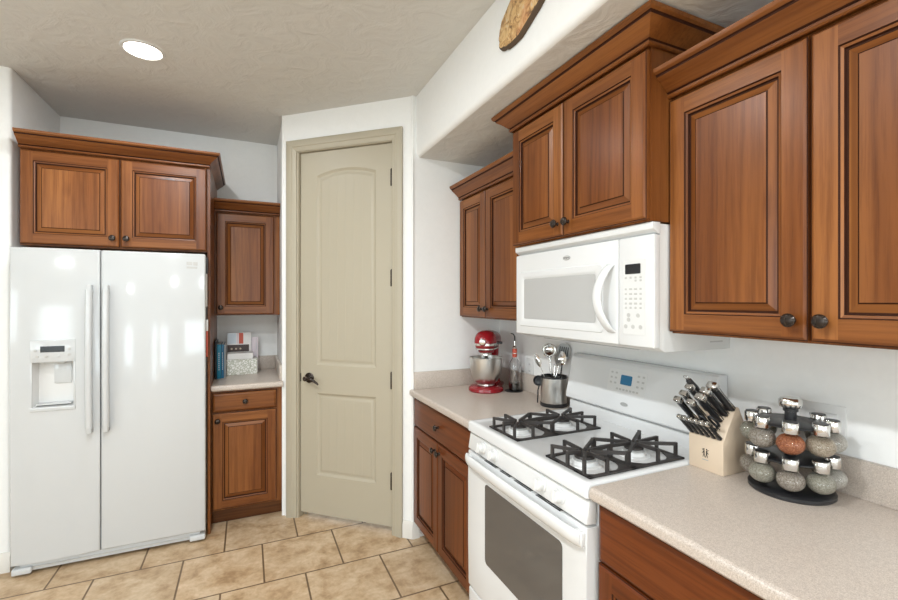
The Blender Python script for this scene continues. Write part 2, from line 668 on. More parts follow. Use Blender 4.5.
# soffit over the right-hand cabinets, its lower edge rounded
SX, SZ = 0.9445, 2.3375
q = 0.03
poly = [(XW, CEIL), (XW, SZ)] + [(SX + q - q * math.sin(R(a)), SZ + q - q * math.cos(R(a))) for a in (0, 15, 30, 45, 60, 75, 90)] + [(SX, CEIL)]
m = MB()
m.prism(poly, lambda u, v, a: (u, a, v), ROOM_Y0, YP, M['wall'])
o = structure(m.build('soffit'))
# the underside takes the ceiling's texture and its tone, darkened for shade
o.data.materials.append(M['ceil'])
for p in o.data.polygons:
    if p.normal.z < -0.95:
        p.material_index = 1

# baseboards
def baseboard(name, fn, a0, a1, h=0.105):
    m = MB()
    m.prism([(0, 0), (-0.014, 0), (-0.014, h - 0.025), (-0.009, h - 0.012), (-0.006, h), (0, h)], lambda u, v, a: fn(u, a, v), a0, a1, M['base'])
    return structure(m.build(name))


baseboard('baseboard_left', lambda u, a, v: (a, YL + u, v), ROOM_X0, XA)
baseboard('baseboard_diagonal', lambda u, a, v: pp(a, u, v), 0.888, PLEN + 0.004)
baseboard('baseboard_pantry', lambda u, a, v: (a, YP + u, v), 0.9225 - 0.004, 0.962)
baseboard('baseboard_front', lambda u, a, v: (a, ROOM_Y0 - u, v), ROOM_X0, XW, 0.1)
baseboard('baseboard_right', lambda u, a, v: (XW + u, a, v), ROOM_Y0, 0.06, 0.1)

# ---- pantry door (structure) : casing, slab, hinges, lever
DO = bpy.data.objects.new('door_1', None)
COL.objects.link(DO)
DO.location = pp(0, 0, 0)
DO.rotation_euler = (0, 0, math.atan2(PD.y, PD.x))
structure(DO)
DO['label'] = 'tall khaki two-panel pantry door with an arched top panel'
# local frame: x along the wall, y into the closet, z up
m = MB()
C0, C1 = 0.038, 0.886
CI0, CI1 = 0.112, 0.815


def casing_prof(w):
    return [(0.0, 0.0), (0.0, -0.018), (0.006, -0.021), (w * 0.55, -0.017), (w * 0.62, -0.012), (w - 0.006, -0.010), (w, -0.006), (w, 0.0)]


for side, x0, x1 in ((1, C0, CI0), (-1, C1, CI1)):
    w = abs(x1 - x0)
    pr = casing_prof(w)
    A = [(x0 + side * u, v, 0.0) for u, v in pr]
    B = [(x0 + side * u, v, 2.527 - u) for u, v in pr]
    m.rings([A, B], M['trim'])
w = 2.527 - 2.456
pr = casing_prof(CI0 - C0)
A = [(C0 + u, v, 2.527 - u) for u, v in pr]
B = [(C1 - u, v, 2.527 - u) for u, v in pr]
m.rings([A, B], M['trim'])
m.build('casing', DO)
m = MB()
m.box(CI0 - 0.001, CI0 + 0.012, 0.0, 0.11, 0, 2.456, M['trim'])
m.box(CI1 - 0.004, CI1 + 0.001, 0.0, 0.11, 0, 2.456, M['trim'])
m.box(CI0, CI1, 0.0, 0.11, 2.449, 2.458, M['trim'])
m.box(CI0 + 0.012, CI0 + 0.026, 0.062, 0.075, 0, 2.449, M['trim'])
m.box(CI0 + 0.012, CI1 - 0.004, 0.062, 0.075, 2.43, 2.449, M['trim'])
m.build('jamb', DO)
# door slab with two moulded panels (the upper one arched) and beaded plank grooves
S0, S1, SB, ST = 0.1265, 0.8085, 0.036, 2.446
YF = 0.022


def arch_outline(x0, x1, z0, z1, rise, n=14):
    pts = [(x0, z0), (x1, z0)]
    if rise <= 0:
        return pts + [(x1, z1), (x0, z1)]
    w = (x1 - x0) / 2
    rad = (w * w + rise * rise) / (2 * rise)
    cx, cz = (x0 + x1) / 2, z1 + rise - rad
    a = math.asin(w / rad)
    for i in range(n + 1):
        t = a - 2 * a * i / n
        pts.append((cx + rad * math.sin(t), cz + rad * math.cos(t)))
    return pts


def panel_rings(mb, x0, x1, z0, z1, rise, n):
    steps = [(0, 0.0), (0.006, 0.004), (0.014, 0.009), (0.024, 0.010), (0.034, 0.006), (0.040, 0.005)]
    rings = []
    for ins, dep in steps:
        o_ = arch_outline(x0 + ins, x1 - ins, z0 + ins, z1 - ins, rise * (1 - ins * 0.6 / 0.3) if rise else 0, n)
        rings.append([(a, YF + dep, c) for a, c in o_])
    mb.rings(rings, M['trim'], cap0=False, cap1=False)
    # planked field
    xi0, xi1 = x0 + 0.040, x1 - 0.040
    return xi0, xi1, rings[-1]


m = MB()
PX0, PX1 = 0.250, 0.690
P1 = (1.028, 2.285, 0.038)
P2 = (0.294, 0.842, 0.0)
n_ = 14
# front face around the two panels
top_o = arch_outline(PX0, PX1, P1[0], P1[1], P1[2], n_)
m.quad([(S0, YF, SB), (PX0, YF, SB), (PX0, YF, ST), (S0, YF, ST)], M['trim'])
m.quad([(PX1, YF, SB), (S1, YF, SB), (S1, YF, ST), (PX1, YF, ST)], M['trim'])
m.quad([(PX0, YF, SB), (PX1, YF, SB), (PX1, YF, P2[0]), (PX0, YF, P2[0])], M['trim'])
m.quad([(PX0, YF, P2[1]), (PX1, YF, P2[1]), (PX1, YF, P1[0]), (PX0, YF, P1[0])], M['trim'])
arc = top_o[2:]
for (a, c), (a2, c2) in zip(arc, arc[1:]):
    m.quad([(a2, YF, c2), (a, YF, c), (a, YF, ST), (a2, YF, ST)], M['trim'])
for (z0, z1, rise) in (P1, P2):
    xi0, xi1, last = panel_rings(m, PX0, PX1, z0, z1, rise, n_)
    # planks: vertical V-grooves across the field, clipped to the outline
    zlo = z0 + 0.040
    rise2 = rise * (1 - 0.08) if rise else 0

    def ztop(x, rise2=rise2, z1=z1):
        if not rise2:
            return z1 - 0.040
        w = (xi1 - xi0) / 2
        rad = (w * w + rise2 * rise2) / (2 * rise2)
        return z1 - 0.040 + rise2 - rad + math.sqrt(max(0, rad * rad - (x - (xi0 + xi1) / 2) ** 2))
    xs = []
    npl = 6
    for i in range(npl + 1):
        x = xi0 + (xi1 - xi0) * i / npl
        if 0 < i < npl:
            xs += [(x - 0.0025, 0), (x, 0.0011), (x + 0.0025, 0)]
        else:
            xs.append((x, 0))
    ex = []
    for (xa, da), (xb, db) in zip(xs, xs[1:]):
        nsub = 3 if xb - xa > 0.02 else 1
        for j in range(nsub):
            ex.append((xa + (xb - xa) * j / nsub, da if nsub == 1 else 0))
    ex.append(xs[-1])
    for (xa, da), (xb, db) in zip(ex, ex[1:]):
        y_ = YF + 0.005
        m.quad([(xa, y_ + da, zlo), (xb, y_ + db, zlo), (xb, y_ + db, ztop(xb)), (xa, y_ + da, ztop(xa))], M['trim'])
# edges and back of the slab
for q_ in ([(S0, YF, SB), (S0, YF, ST), (S0, YF + 0.035, ST), (S0, YF + 0.035, SB)], [(S1, YF, ST), (S1, YF, SB), (S1, YF + 0.035, SB), (S1, YF + 0.035, ST)],
           [(S0, YF, ST), (S1, YF, ST), (S1, YF + 0.035, ST), (S0, YF + 0.035, ST)], [(S1, YF, SB), (S0, YF, SB), (S0, YF + 0.035, SB), (S1, YF + 0.035, SB)],
           [(S1, YF + 0.035, SB), (S0, YF + 0.035, SB), (S0, YF + 0.035, ST), (S1, YF + 0.035, ST)]):
    m.quad(q_, M['trim'])
slab = m.build('door_slab', DO, 20)
for z in (2.226, 1.597, 0.955, 0.326):
    m = MB()
    m.lathe([(0.008, z - 0.052), (0.009, z - 0.05), (0.009, z + 0.05), (0.005, z + 0.056)], M['bronze'], (0.8060, 0.010, 0), seg=12)
    m.box(0.8085 - 0.012, 0.8085, 0.020, 0.0225, z - 0.048, z + 0.048, M['bronze'])
    m.build('hinge', DO)
m = MB()
kx, kz = 0.196, 0.940
m.lathe([(0.034, YF), (0.034, YF - 0.006), (0.028, YF - 0.011), (0.013, YF - 0.014), (0.011, YF - 0.035), (0.016, YF - 0.040), (0.016, YF - 0.055), (0.010, YF - 0.060)], M['bronze'], (kx, 0, kz), 'Y', 24)
m.tube([(kx, YF - 0.048, kz), (kx + 0.030, YF - 0.050, kz + 0.004), (kx + 0.060, YF - 0.050, kz - 0.008), (kx + 0.085, YF - 0.048, kz - 0.024), (kx + 0.097, YF - 0.046, kz - 0.036)], [0.010, 0.010, 0.0085, 0.0075, 0.006], M['bronze'], 12)
m.build('door_handle', DO)
m = MB()
m.box(S0 - 0.004, S0 + 0.003, YF - 0.003, YF + 0.004, kz - 0.028, kz + 0.028, M['bronze'], 0.001)
m.build('latch_plate', DO)

# ------------------------------------------------------------------ cabinetry
CROWN = [(0.0, 0.0), (0.008, 0.0), (0.012, 0.004), (0.012, 0.010), (0.009, 0.013), (0.014, 0.016), (0.020, 0.022), (0.028, 0.030), (0.040, 0.040), (0.052, 0.048), (0.056, 0.052),
         (0.057, 0.056), (0.062, 0.058), (0.068, 0.064), (0.070, 0.070), (0.070, 0.075), (0.0, 0.075)]
CROWN = [(u * 1.06, v * 1.08) for u, v in CROWN]
CROWN_GLAZE = {3, 4, 10, 11}


def sweep_crown(mb, path, z):
    """path: 2-D points; the moulding projects to the right-hand side of the direction of travel"""
    P = [Vector(p) for p in path]
    n = len(P)
    nor = []
    for i in range(n - 1):
        d = (P[i + 1] - P[i]).normalized()
        nor.append(Vector((d.y, -d.x)))
    secs = []
    for i in range(n):
        if i == 0:
            o_ = nor[0]
        elif i == n - 1:
            o_ = nor[-1]
        else:
            o_ = (nor[i - 1] + nor[i]) / (1 + nor[i - 1].dot(nor[i]))
        secs.append([(P[i].x + o_.x * u, P[i].y + o_.y * u, z + v) for u, v in CROWN])
    V = [[mb.v(p) for p in s] for s in secs]
    kk = len(CROWN)
    fs = []
    for a, b_ in zip(V, V[1:]):
        for i in range(kk):
            j = (i + 1) % kk
            fs.append(mb.face([a[i], a[j], b_[j], b_[i]], M['glaze'] if i in CROWN_GLAZE else M['wh']))
    fs += [mb.face(V[0][::-1], M['wh']), mb.face(V[-1], M['wh'])]
    bmesh.ops.recalc_face_normals(mb.bm, faces=[f for f in fs if f])


def door_mesh(x0, x1, z0, z1, fw=0.056, t=0.02, wood_=('wv', 'wh')):
    """a raised-panel cabinet door; its front is at y = 0"""
    mb = MB()
    wv, wh, gl = M[wood_[0]], M[wood_[1]], M['glaze']

    def loop(ins, y):
        return [(x0 + ins, y, z0 + ins), (x1 - ins, y, z0 + ins), (x1 - ins, y, z1 - ins), (x0 + ins, y, z1 - ins)]

    def strip(i0, y0, i1, y1, ma, mb_=None):
        a, b2 = loop(i0, y0), loop(i1, y1)
        for i in range(4):
            j = (i + 1) % 4
            mm = ma if (i % 2 == 1 or mb_ is None) else mb_
            mb.quad([a[i], a[j], b2[j], b2[i]], mm)
    strip(0, t, 0, 0.006, wv, wh)
    strip(0, 0.006, 0.0025, 0.0045, gl)
    strip(0.0025, 0.0045, 0.008, 0.0, wv, wh)
    e = 0.008
    # stiles run full height, rails sit between them
    for (a0, a1) in ((x0 + e, x0 + fw), (x1 - fw, x1 - e)):
        mb.quad([(a0, 0, z0 + e), (a1, 0, z0 + e), (a1, 0, z1 - e), (a0, 0, z1 - e)], wv)
    for (c0, c1) in ((z0 + e, z0 + fw), (z1 - fw, z1 - e)):
        mb.quad([(x0 + fw, 0, c0), (x1 - fw, 0, c0), (x1 - fw, 0, c1), (x0 + fw, 0, c1)], wh)
    f = fw
    strip(f, 0, f + 0.003, 0.004, gl)
    strip(f + 0.003, 0.004, f + 0.009, 0.0055, wv, wh)
    strip(f + 0.009, 0.0055, f + 0.011, 0.012, gl)
    strip(f + 0.011, 0.012, f + 0.0155, 0.012, gl)
    strip(f + 0.0155, 0.012, f + 0.034, 0.0050, wv, wh)
    strip(f + 0.034, 0.0050, f + 0.0375, 0.0025, gl)
    mb.quad(loop(f + 0.0375, 0.0025), wv)
    a = loop(0, t)
    mb.quad(a[::-1], wv)
    bmesh.ops.recalc_face_normals(mb.bm, faces=mb.bm.faces[:])
    return mb


def drawer_mesh(x0, x1, z0, z1, t=0.02, wood_=('wv', 'wh')):
    mb = MB()
    wh, gl = M[wood_[1]], M['glaze']

    def loop(ins, y):
        return [(x0 + ins, y, z0 + ins), (x1 - ins, y, z0 + ins), (x1 - ins, y, z1 - ins), (x0 + ins, y, z1 - ins)]
    seq = [(0, t), (0, 0.008), (0.003, 0.006), (0.010, 0.0015), (0.014, 0.0)]
    for k_, ((i0, y0), (i1, y1)) in enumerate(zip(seq, seq[1:])):
        a, b2 = loop(i0, y0), loop(i1, y1)
        for i in range(4):
            j = (i + 1) % 4
            mb.quad([a[i], a[j], b2[j], b2[i]], gl if k_ == 1 else wh)
    mb.quad(loop(0.014, 0), wh)
    mb.quad(loop(0, t)[::-1], wh)
    bmesh.ops.recalc_face_normals(mb.bm, faces=mb.bm.faces[:])
    return mb


def knob(parent, x, z):
    mb = MB()
    mb.lathe([(0.008, 0.0), (0.006, -0.004), (0.0055, -0.012), (0.010, -0.016), (0.0165, -0.019), (0.017, -0.023), (0.013, -0.028), (0.004, -0.0305)], M['bronze'], (x, 0, z), 'Y', 20)
    return mb.build('knob', parent)


def carcass(parent, x0, x1, y0, y1, z0, z1, name='body', wood_=('wv', 'wh')):
    mb = MB()
    mb.box(x0, x1, y0, y1, z0, z1, M[wood_[0]])
    return mb.build(name, parent)


def upper_cabinet(label, loc, rz, w, dep, h, doors, crown, ret_l=False, ret_r=False, group='wall cabinets', crown_x=None, door_z=None, knobs=True, cw=None):
    """local frame: x to the right seen from the front, y into the wall, origin at the lower left front; crown = z of its underside"""
    t = thing('wall_cabinet', label, 'cabinet', loc, rz, group)
    carcass(t, 0, w, 0.021, dep, 0, crown + 0.07)
    z0, z1 = door_z or (0.006, crown - 0.008)
    for (a, c_, kn) in doors:
        d = door_mesh(a, c_, z0, z1).build('door', t, 30)
        kx_ = c_ - 0.030 if kn == 'r' else a + 0.030
        knob(d, kx_, z0 + 0.050)
    mb = MB()
    path = []
    y_ = 0.008
    if ret_l:
        path.append((-0.0, dep))
    path += [(0.0, y_), (w, y_)]
    if ret_r:
        path.append((w, dep))
    sweep_crown(mb, path, crown)
    mb.build('crown_molding', t, 25)
    return t


G_UP = 'raised-panel wall cabinets'
# above the fridge: front face y 3.13
FC = upper_cabinet('wide two-door cherry cabinet above the white refrigerator', (-1.116, 3.11, 1.757), 0, 0.890, 0.70, 0.6,
                   [(0.004, 0.444, 'r'), (0.450, 0.887, 'l')], 0.522, ret_r=True)
mb = MB()
mb.box(0.8905, 0.9055, 0.02, 0.70, -1.757, 0.59, M['wv'])
mb.build('side_panel', FC)
# small one right of the fridge
SC_ = upper_cabinet('narrow single-door cherry wall cabinet right of the refrigerator', (-0.209, 3.49, 1.352), 0, 0.427, 0.335, 0.8,
                    [(0.010, 0.388, 'l')], 0.730)
# right-hand wall, seen from the front: rotate by -90 degrees, x runs toward the camera
RW = R(-90)
FU = upper_cabinet('two-door cherry wall cabinet in the corner left of the microwave', (1.2325, 2.549, 1.352), RW, 0.764, XW - 1.2325 - 0.002, 0.8,
                   [(0.006, 0.336, 'r'), (0.341, 0.760, 'l')], 0.745)
MU = upper_cabinet('raised two-door cherry cabinet directly above the microwave', (1.133, 1.7760, 1.706), RW, 0.777, XW - 1.133 - 0.002, 0.6,
                   [(0.006, 0.370, 'r'), (0.375, 0.771, 'l')], 0.544, ret_l=True, ret_r=True)
RU = upper_cabinet('large two-door cherry wall cabinet right of the microwave, over the spice rack', (1.2260, 0.9980, 1.350), RW, 0.80, XW - 1.2260 - 0.002, 0.8,
                   [(0.001, 0.386, 'r'), (0.392, 0.797, 'l')], 0.750)


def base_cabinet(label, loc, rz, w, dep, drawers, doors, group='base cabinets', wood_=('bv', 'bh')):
    t = thing('base_cabinet', label, 'cabinet', loc, rz, group)
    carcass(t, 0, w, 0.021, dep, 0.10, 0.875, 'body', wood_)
    mb = MB()
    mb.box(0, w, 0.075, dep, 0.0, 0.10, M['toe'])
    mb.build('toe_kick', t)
    for (a, c_, z0, z1) in drawers:
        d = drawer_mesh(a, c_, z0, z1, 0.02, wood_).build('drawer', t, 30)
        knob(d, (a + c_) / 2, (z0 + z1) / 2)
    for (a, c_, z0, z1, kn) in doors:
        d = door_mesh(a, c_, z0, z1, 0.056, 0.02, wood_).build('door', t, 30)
        knob(d, c_ - 0.030 if kn == 'r' else a + 0.030, z1 - 0.045)
    return t


base_cabinet('small cherry base cabinet between refrigerator and pantry door, one drawer and door', (-0.209, 3.195, 0), 0, 0.427, YB - 3.197,
             [(0.006, 0.388, 0.738, 0.860)], [(0.006, 0.388, 0.112, 0.730, 'l')], wood_=('wv', 'wh'))
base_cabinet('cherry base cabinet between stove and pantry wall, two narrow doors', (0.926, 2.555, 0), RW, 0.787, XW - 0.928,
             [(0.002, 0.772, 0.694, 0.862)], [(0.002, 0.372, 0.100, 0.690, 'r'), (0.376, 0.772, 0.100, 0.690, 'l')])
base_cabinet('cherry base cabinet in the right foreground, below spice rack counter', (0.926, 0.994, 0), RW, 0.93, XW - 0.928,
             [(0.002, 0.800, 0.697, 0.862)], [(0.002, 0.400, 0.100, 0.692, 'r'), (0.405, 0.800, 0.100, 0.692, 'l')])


def countertop(label, loc, rz, w, dep, splash, sp_h=0.104):
    """local: x along the front, y from the front edge to the wall"""
    t = thing('countertop', label, 'countertop', loc, rz, 'speckled laminate countertops')
    mb = MB()
    r_ = 0.014
    prof = [(dep, 0.0), (0.008, 0.0), (0.0, 0.008)]
    prof += [(r_ - r_ * math.cos(R(a)), 0.038 - r_ + r_ * math.sin(R(a))) for a in (0, 20, 40, 60, 80, 90)] + [(dep, 0.038)]
    mb.prism(prof, lambda u, v, a: (a, u, v), 0, w, M['lam'])
    mb.build('slab', t)
    for k_, lb in enumerate(splash):
        if not lb:
            continue
        mb = MB()
        a = ((0, w, dep - 0.02, dep), (0.0, 0.02, 0.028, dep - 0.0205), (w - 0.02, w, 0.03, dep - 0.0205))[k_]
        mb.box(*a, 0.0382, 0.038 + sp_h, M['lam'], 0.002)
        s_ = mb.build('backsplash')
        s_.location = loc
        s_.rotation_euler = (0, 0, rz)
        tag(s_, lb, 'backsplash', 'low laminate backsplashes')
    return t


countertop('short beige countertop holding the cookbooks beside the refrigerator', (-0.209, 3.170, 0.876), 0, 0.428, YB - 3.171, ('low laminate backsplash behind the cookbooks', None, 'short laminate side splash between cookbook counter and pantry door'))
countertop('beige speckled countertop between stove and pantry wall, under the mixer', (0.900, YP - 0.001, 0.876), RW, YP - 1.768, XW - 0.901, ('low laminate backsplash on the wall behind bottle and utensil crock', 'low laminate backsplash on the pantry wall left of the mixer', None))
countertop('beige speckled countertop in the foreground, under knife block and spice rack', (0.900, 0.996, 0.876), RW, 1.0, XW - 0.901, ('low laminate backsplash on the wall behind the spice rack', None, None))

# ------------------------------------------------------------------ refrigerator
RF = thing('refrigerator', 'white side-by-side refrigerator with water dispenser in the alcove', 'refrigerator', (-1.125, 3.04, 0))
FWd = 0.895
mb = MB()
mb.box(0.004, FWd - 0.004, 0.075, 0.76, 0.03, 1.725, M['white2'], 0.004)
mb.build('body', RF)
SEAM = 0.3815


def rrect(x0, x1, z0, z1, r, n=5):
    pts = []
    for cx_, cz_, a0 in ((x1 - r, z0 + r, -90), (x1 - r, z1 - r, 0), (x0 + r, z1 - r, 90), (x0 + r, z0 + r, 180)):
        for i in range(n + 1):
            a = R(a0 + 90 * i / n)
            pts.append((cx_ + r * math.cos(a), cz_ + r * math.sin(a)))
    return pts


def front_with_recess(mb, x0, x1, y0, y1, z0, z1, hole, dep, m, mi):
    hx0, hx1, hz0, hz1 = hole
    xs, zs = [x0, hx0, hx1, x1], [z0, hz0, hz1, z1]
    F = [[mb.v((x, y0, z)) for z in zs] for x in xs]
    B = [[mb.v((x, y1, z)) for z in zs] for x in xs]
    fs = []
    for i in range(3):
        for j in range(3):
            if (i, j) != (1, 1):
                fs.append(mb.face([F[i][j], F[i + 1][j], F[i + 1][j + 1], F[i][j + 1]], m))
            fs.append(mb.face([B[i][j], B[i][j + 1], B[i + 1][j + 1], B[i + 1][j]], m))
    for i in range(3):
        fs.append(mb.face([F[i][0], B[i][0], B[i + 1][0], F[i + 1][0]], m))
        fs.append(mb.face([F[i][3], F[i + 1][3], B[i + 1][3], B[i][3]], m))
        fs.append(mb.face([F[0][i], F[0][i + 1], B[0][i + 1], B[0][i]], m))
        fs.append(mb.face([F[3][i], B[3][i], B[3][i + 1], F[3][i + 1]], m))
    # recess walls and back
    s = 0.012
    K = [mb.v(p) for p in ((hx0 + s, y0 + dep, hz0 + s), (hx1 - s, y0 + dep, hz0 + s), (hx1 - s, y0 + dep, hz1 - 0.002), (hx0 + s, y0 + dep, hz1 - 0.002))]
    H = [F[1][1], F[2][1], F[2][2], F[1][2]]
    for i in range(4):
        j = (i + 1) % 4
        fs.append(mb.face([H[i], H[j], K[j], K[i]], mi))
    fs.append(mb.face(K, mi))
    rim = []
    for e in mb.bm.edges:
        pass
    es = set()
    for f in fs[:]:
        if f is None or not f.is_valid:
            continue
        for e in f.edges:
            a, b_ = e.verts
            pa, pb = a.co, b_.co
            def onb(p):
                return (abs(p.x - x0) < 1e-5 or abs(p.x - x1) < 1e-5), (abs(p.z - z0) < 1e-5 or abs(p.z - z1) < 1e-5), abs(p.y - y0) < 1e-5
            A_, B_ = onb(pa), onb(pb)
            sx_ = abs(pa.x - pb.x) < 1e-6 and A_[0] and B_[0]
            sz_ = abs(pa.z - pb.z) < 1e-6 and A_[1] and B_[1]
            if A_[2] and B_[2] and (sx_ or sz_):
                es.add(e)
    return list(es)


# freezer door with the dispenser recess
HX = (-1.043 + 1.125, -0.853 + 1.125, 0.868, 1.245)
mb = MB()
es = front_with_recess(mb, 0.0, SEAM - 0.002, 0.0, 0.068, 0.066, 1.737, (HX[0] + 0.006, HX[1] - 0.006, 0.885, 1.128), 0.055, M['fridge'], M['white2'])
bmesh.ops.bevel(mb.bm, geom=es, offset=0.010, segments=3, profile=0.5, affect='EDGES')
fz = mb.build('freezer_door', RF)
mb = MB()
mb.box(SEAM + 0.002, FWd, 0.0, 0.068, 0.066, 1.737, M['fridge'], 0.010, 3)
fd = mb.build('refrigerator_door', RF)
mb = MB()
mb.box(SEAM - 0.003, SEAM + 0.003, 0.02, 0.06, 0.07, 1.73, M['seam'])
mb.build('door_gap', RF)
# dispenser: raised frame, control strip, display, buttons, paddle, drip tray
mb = MB()
mb.box(HX[0], HX[1], -0.004, 0.002, 1.126, 1.245, M['fridge'], 0.002)
mb.box(HX[0], HX[0] + 0.008, -0.003, 0.004, 0.868, 1.128, M['fridge'], 0.001)
mb.box(HX[1] - 0.008, HX[1], -0.003, 0.004, 0.868, 1.128, M['fridge'], 0.001)
mb.box(HX[0], HX[1], -0.006, 0.004, 0.866, 0.888, M['fridge'], 0.002)
dp = mb.build('dispenser', fz)
mb = MB()
mb.box(HX[0] + 0.043, HX[0] + 0.145, -0.0055, -0.003, 1.180, 1.212, M['lcd'])
mb.build('display', fz)
for i, (dx, dz) in enumerate([(0.03, 1.158), (0.068, 1.158), (0.118, 1.158), (0.165, 1.165), (0.022, 1.19), (0.165, 1.195)]):
    mb = MB()
    mb.lathe([(0.007, 0.0), (0.007, -0.002), (0.006, -0.003)], M['lgrey'] if i != 2 else M['fridge'], (HX[0] + dx, -0.004, dz), 'Y', 14)
    mb.build('button', fz)
mb = MB()
cx = (HX[0] + HX[1]) / 2
mb.box(cx - 0.010, cx + 0.066, 0.046, 0.0545, 1.005, 1.120, M['fridge'], 0.004)
mb.box(cx - 0.045, cx + 0.045, 0.012, 0.05, 1.116, 1.127, M['lgrey'], 0.003)
mb.build('paddle', fz)
mb = MB()
mb.box(HX[0] + 0.02, HX[1] - 0.02, 0.004, 0.052, 0.897, 0.903, M['fridge'], 0.001)
mb.build('drip_tray', fz)


def fridge_handle(parent, x, bow):
    mb = MB()
    rs = []
    n = 22
    z0, z1 = 0.72, 1.553
    for i in range(n + 1):
        t_ = i / n
        z = z1 + (z0 - z1) * t_
        out = -0.040 - 0.012 * math.sin(PI * t_)
        w = 0.0155
        if i in (0, n):
            rs.append([(x - w * 0.6, out + 0.006, z), (x + w * 0.6, out + 0.006, z), (x + w * 0.6, out + 0.018, z), (x - w * 0.6, out + 0.018, z)])
            continue
        rs.append([(x - w, out + 0.004, z), (x - w * 0.55, out - 0.004, z), (x + w * 0.55, out - 0.004, z), (x + w, out + 0.004, z), (x + w, out + 0.018, z), (x - w, out + 0.018, z)])
    rs = rs[1:-1]
    mb.rings(rs, M['fridge'])
    for z in (z0 + 0.035, z1 - 0.035):
        mb.box(x - 0.011, x + 0.011, -0.040, 0.003, z - 0.025, z + 0.025, M['fridge'], 0.003)
    return mb.build('handle', parent, 50)


fridge_handle(fz, -0.786 + 1.125, -1)
fridge_handle(fd, -0.711 + 1.125, 1)
mb = MB()
mb.box(0.03, FWd - 0.03, 0.025, 0.09, 0.018, 0.060, M['fridge'], 0.004)
mb.box(0.05, FWd - 0.05, 0.020, 0.03, 0.034, 0.040, M['lgrey'])
mb.build('base_grille', RF)
for a, c_ in ((0.002, 0.085), (FWd - 0.085, FWd - 0.002)):
    mb = MB()
    mb.box(a, c_, 0.004, 0.10, 0.012, 0.046, M['fridge'], 0.008, 3)
    mb.build('hinge_bracket', RF)
for a in (0.03, FWd - 0.03):
    for y, h_ in ((0.11, 0.03), (0.70, 0.035)):
        mb = MB()
        mb.lathe([(0.02, 0.0), (0.02, h_)], M['grey'], (a, y, 0), seg=14)
        mb.build('foot', RF)
mb = MB()
for (a, c_, z0, z1) in ((0.0, 0.030, 0.012, 0.032), (0.034, 0.058, 0.010, 0.032), (0.0, 0.056, -0.008, 0.004)):
    mb.box(0.796 + a, 0.796 + c_, -0.0008, 0.001, 1.655 + z0, 1.655 + z1, M['lgrey'])
mb.build('emblem', fd)

# things hung on the refrigerator's right side
t = thing('notepad', 'slim white notepad clipped high on the refrigerator side', 'notepad', (-0.2295, 3.075, 1.62))
mb = MB()
mb.box(0.0, 0.004, 0.0, 0.045, -0.20, 0.0, M['paper'])
mb.build('paper_pad', t)
mb = MB()
mb.box(0.0, 0.009, 0.005, 0.04, 0.0, 0.10, M['black'], 0.002)
mb.build('clip', t)
t = thing('pot_holder', 'small red quilted pot holder hanging on the refrigerator side', 'pot holder', (-0.2295, 3.075, 1.27))
mb = MB()
mb.box(0.0, 0.008, 0.0, 0.05, -0.16, 0.0, M['redprint'], 0.003)
mb.build('pad', t)
mb = MB()
mb.box(0.0, 0.0095, 0.004, 0.04, 0.0, 0.07, M['paper'], 0.003)
mb.build('hook_magnet', t)

# ------------------------------------------------------------------ range
# local frame like the right-wall cabinets: x toward the camera, y into the wall
RG = thing('gas_range', 'white freestanding gas range between the two countertops', 'stove', (0.90, 1.764, 0), RW)
RWd = 0.763
mb = MB()
mb.box(0.003, RWd - 0.003, 0.043, 0.635, 0.03, 0.872, M['white'], 0.003)
for x in (0.04, RWd - 0.04):
    for y in (0.07, 0.58):
        mb.lathe([(0.018, 0.0), (0.018, 0.032)], M['black'], (x, y, 0), seg=12)
mb.build('body', RG)
mb = MB()


def rloop(x0, x1, y0, y1, z, r=0.02):
    return [(u, v, z) for u, v in rrect(x0, x1, y0, y1, r, 5)]


mb.rings([rloop(0.004, RWd - 0.004, 0.002, 0.600, 0.8745, 0.008), rloop(0.0, RWd, -0.004, 0.602, 0.879, 0.010), rloop(0.0, RWd, -0.004, 0.602, 0.911, 0.010),
          rloop(0.002, RWd - 0.002, -0.0015, 0.600, 0.917, 0.011), rloop(0.007, RWd - 0.007, 0.003, 0.598, 0.9205, 0.012), rloop(0.020, RWd - 0.020, 0.018, 0.590, 0.9205, 0.014),
          rloop(0.030, RWd - 0.030, 0.028, 0.585, 0.9165, 0.016)], M['white'])
mb.build('cooktop', RG)
mb = MB()
mb.prism([(0.022, 0.874), (-0.004, 0.868), (-0.016, 0.800), (0.022, 0.796)], lambda u, v, a: (a, u, v), 0.003, RWd - 0.003, M['white'], 0.003)
cp = mb.build('control_panel', RG)
for x in (0.131, 0.227, 0.540, 0.636):
    mb = MB(Matrix.Translation((x, -0.0105, 0.834)) @ Matrix.Rotation(R(-10), 4, 'X'))
    mb.lathe([(0.024, 0.002), (0.024, -0.004), (0.021, -0.007)], M['white2'], (0, 0, 0), 'Y', 24)
    mb.lathe([(0.019, -0.006), (0.0185, -0.022), (0.016, -0.026)], M['white2'], (0, 0, 0), 'Y', 24)
    mb.box(-0.0065, 0.0065, -0.033, -0.02, -0.019, 0.019, M['white2'], 0.003)
    mb.build('burner_knob', RG)
# oven door with window, vent slots and bowed handle
mb = MB()
DZ0, DZ1 = 0.195, 0.790
es = front_with_recess(mb, 0.003, RWd - 0.003, -0.016, 0.028, DZ0, DZ1, (0.165, 0.645, 0.375, 0.690), 0.006, M['white'], M['white'])
bmesh.ops.bevel(mb.bm, geom=es, offset=0.006, segments=3, profile=0.5, affect='EDGES')
od = mb.build('oven_door', RG)
mb = MB()


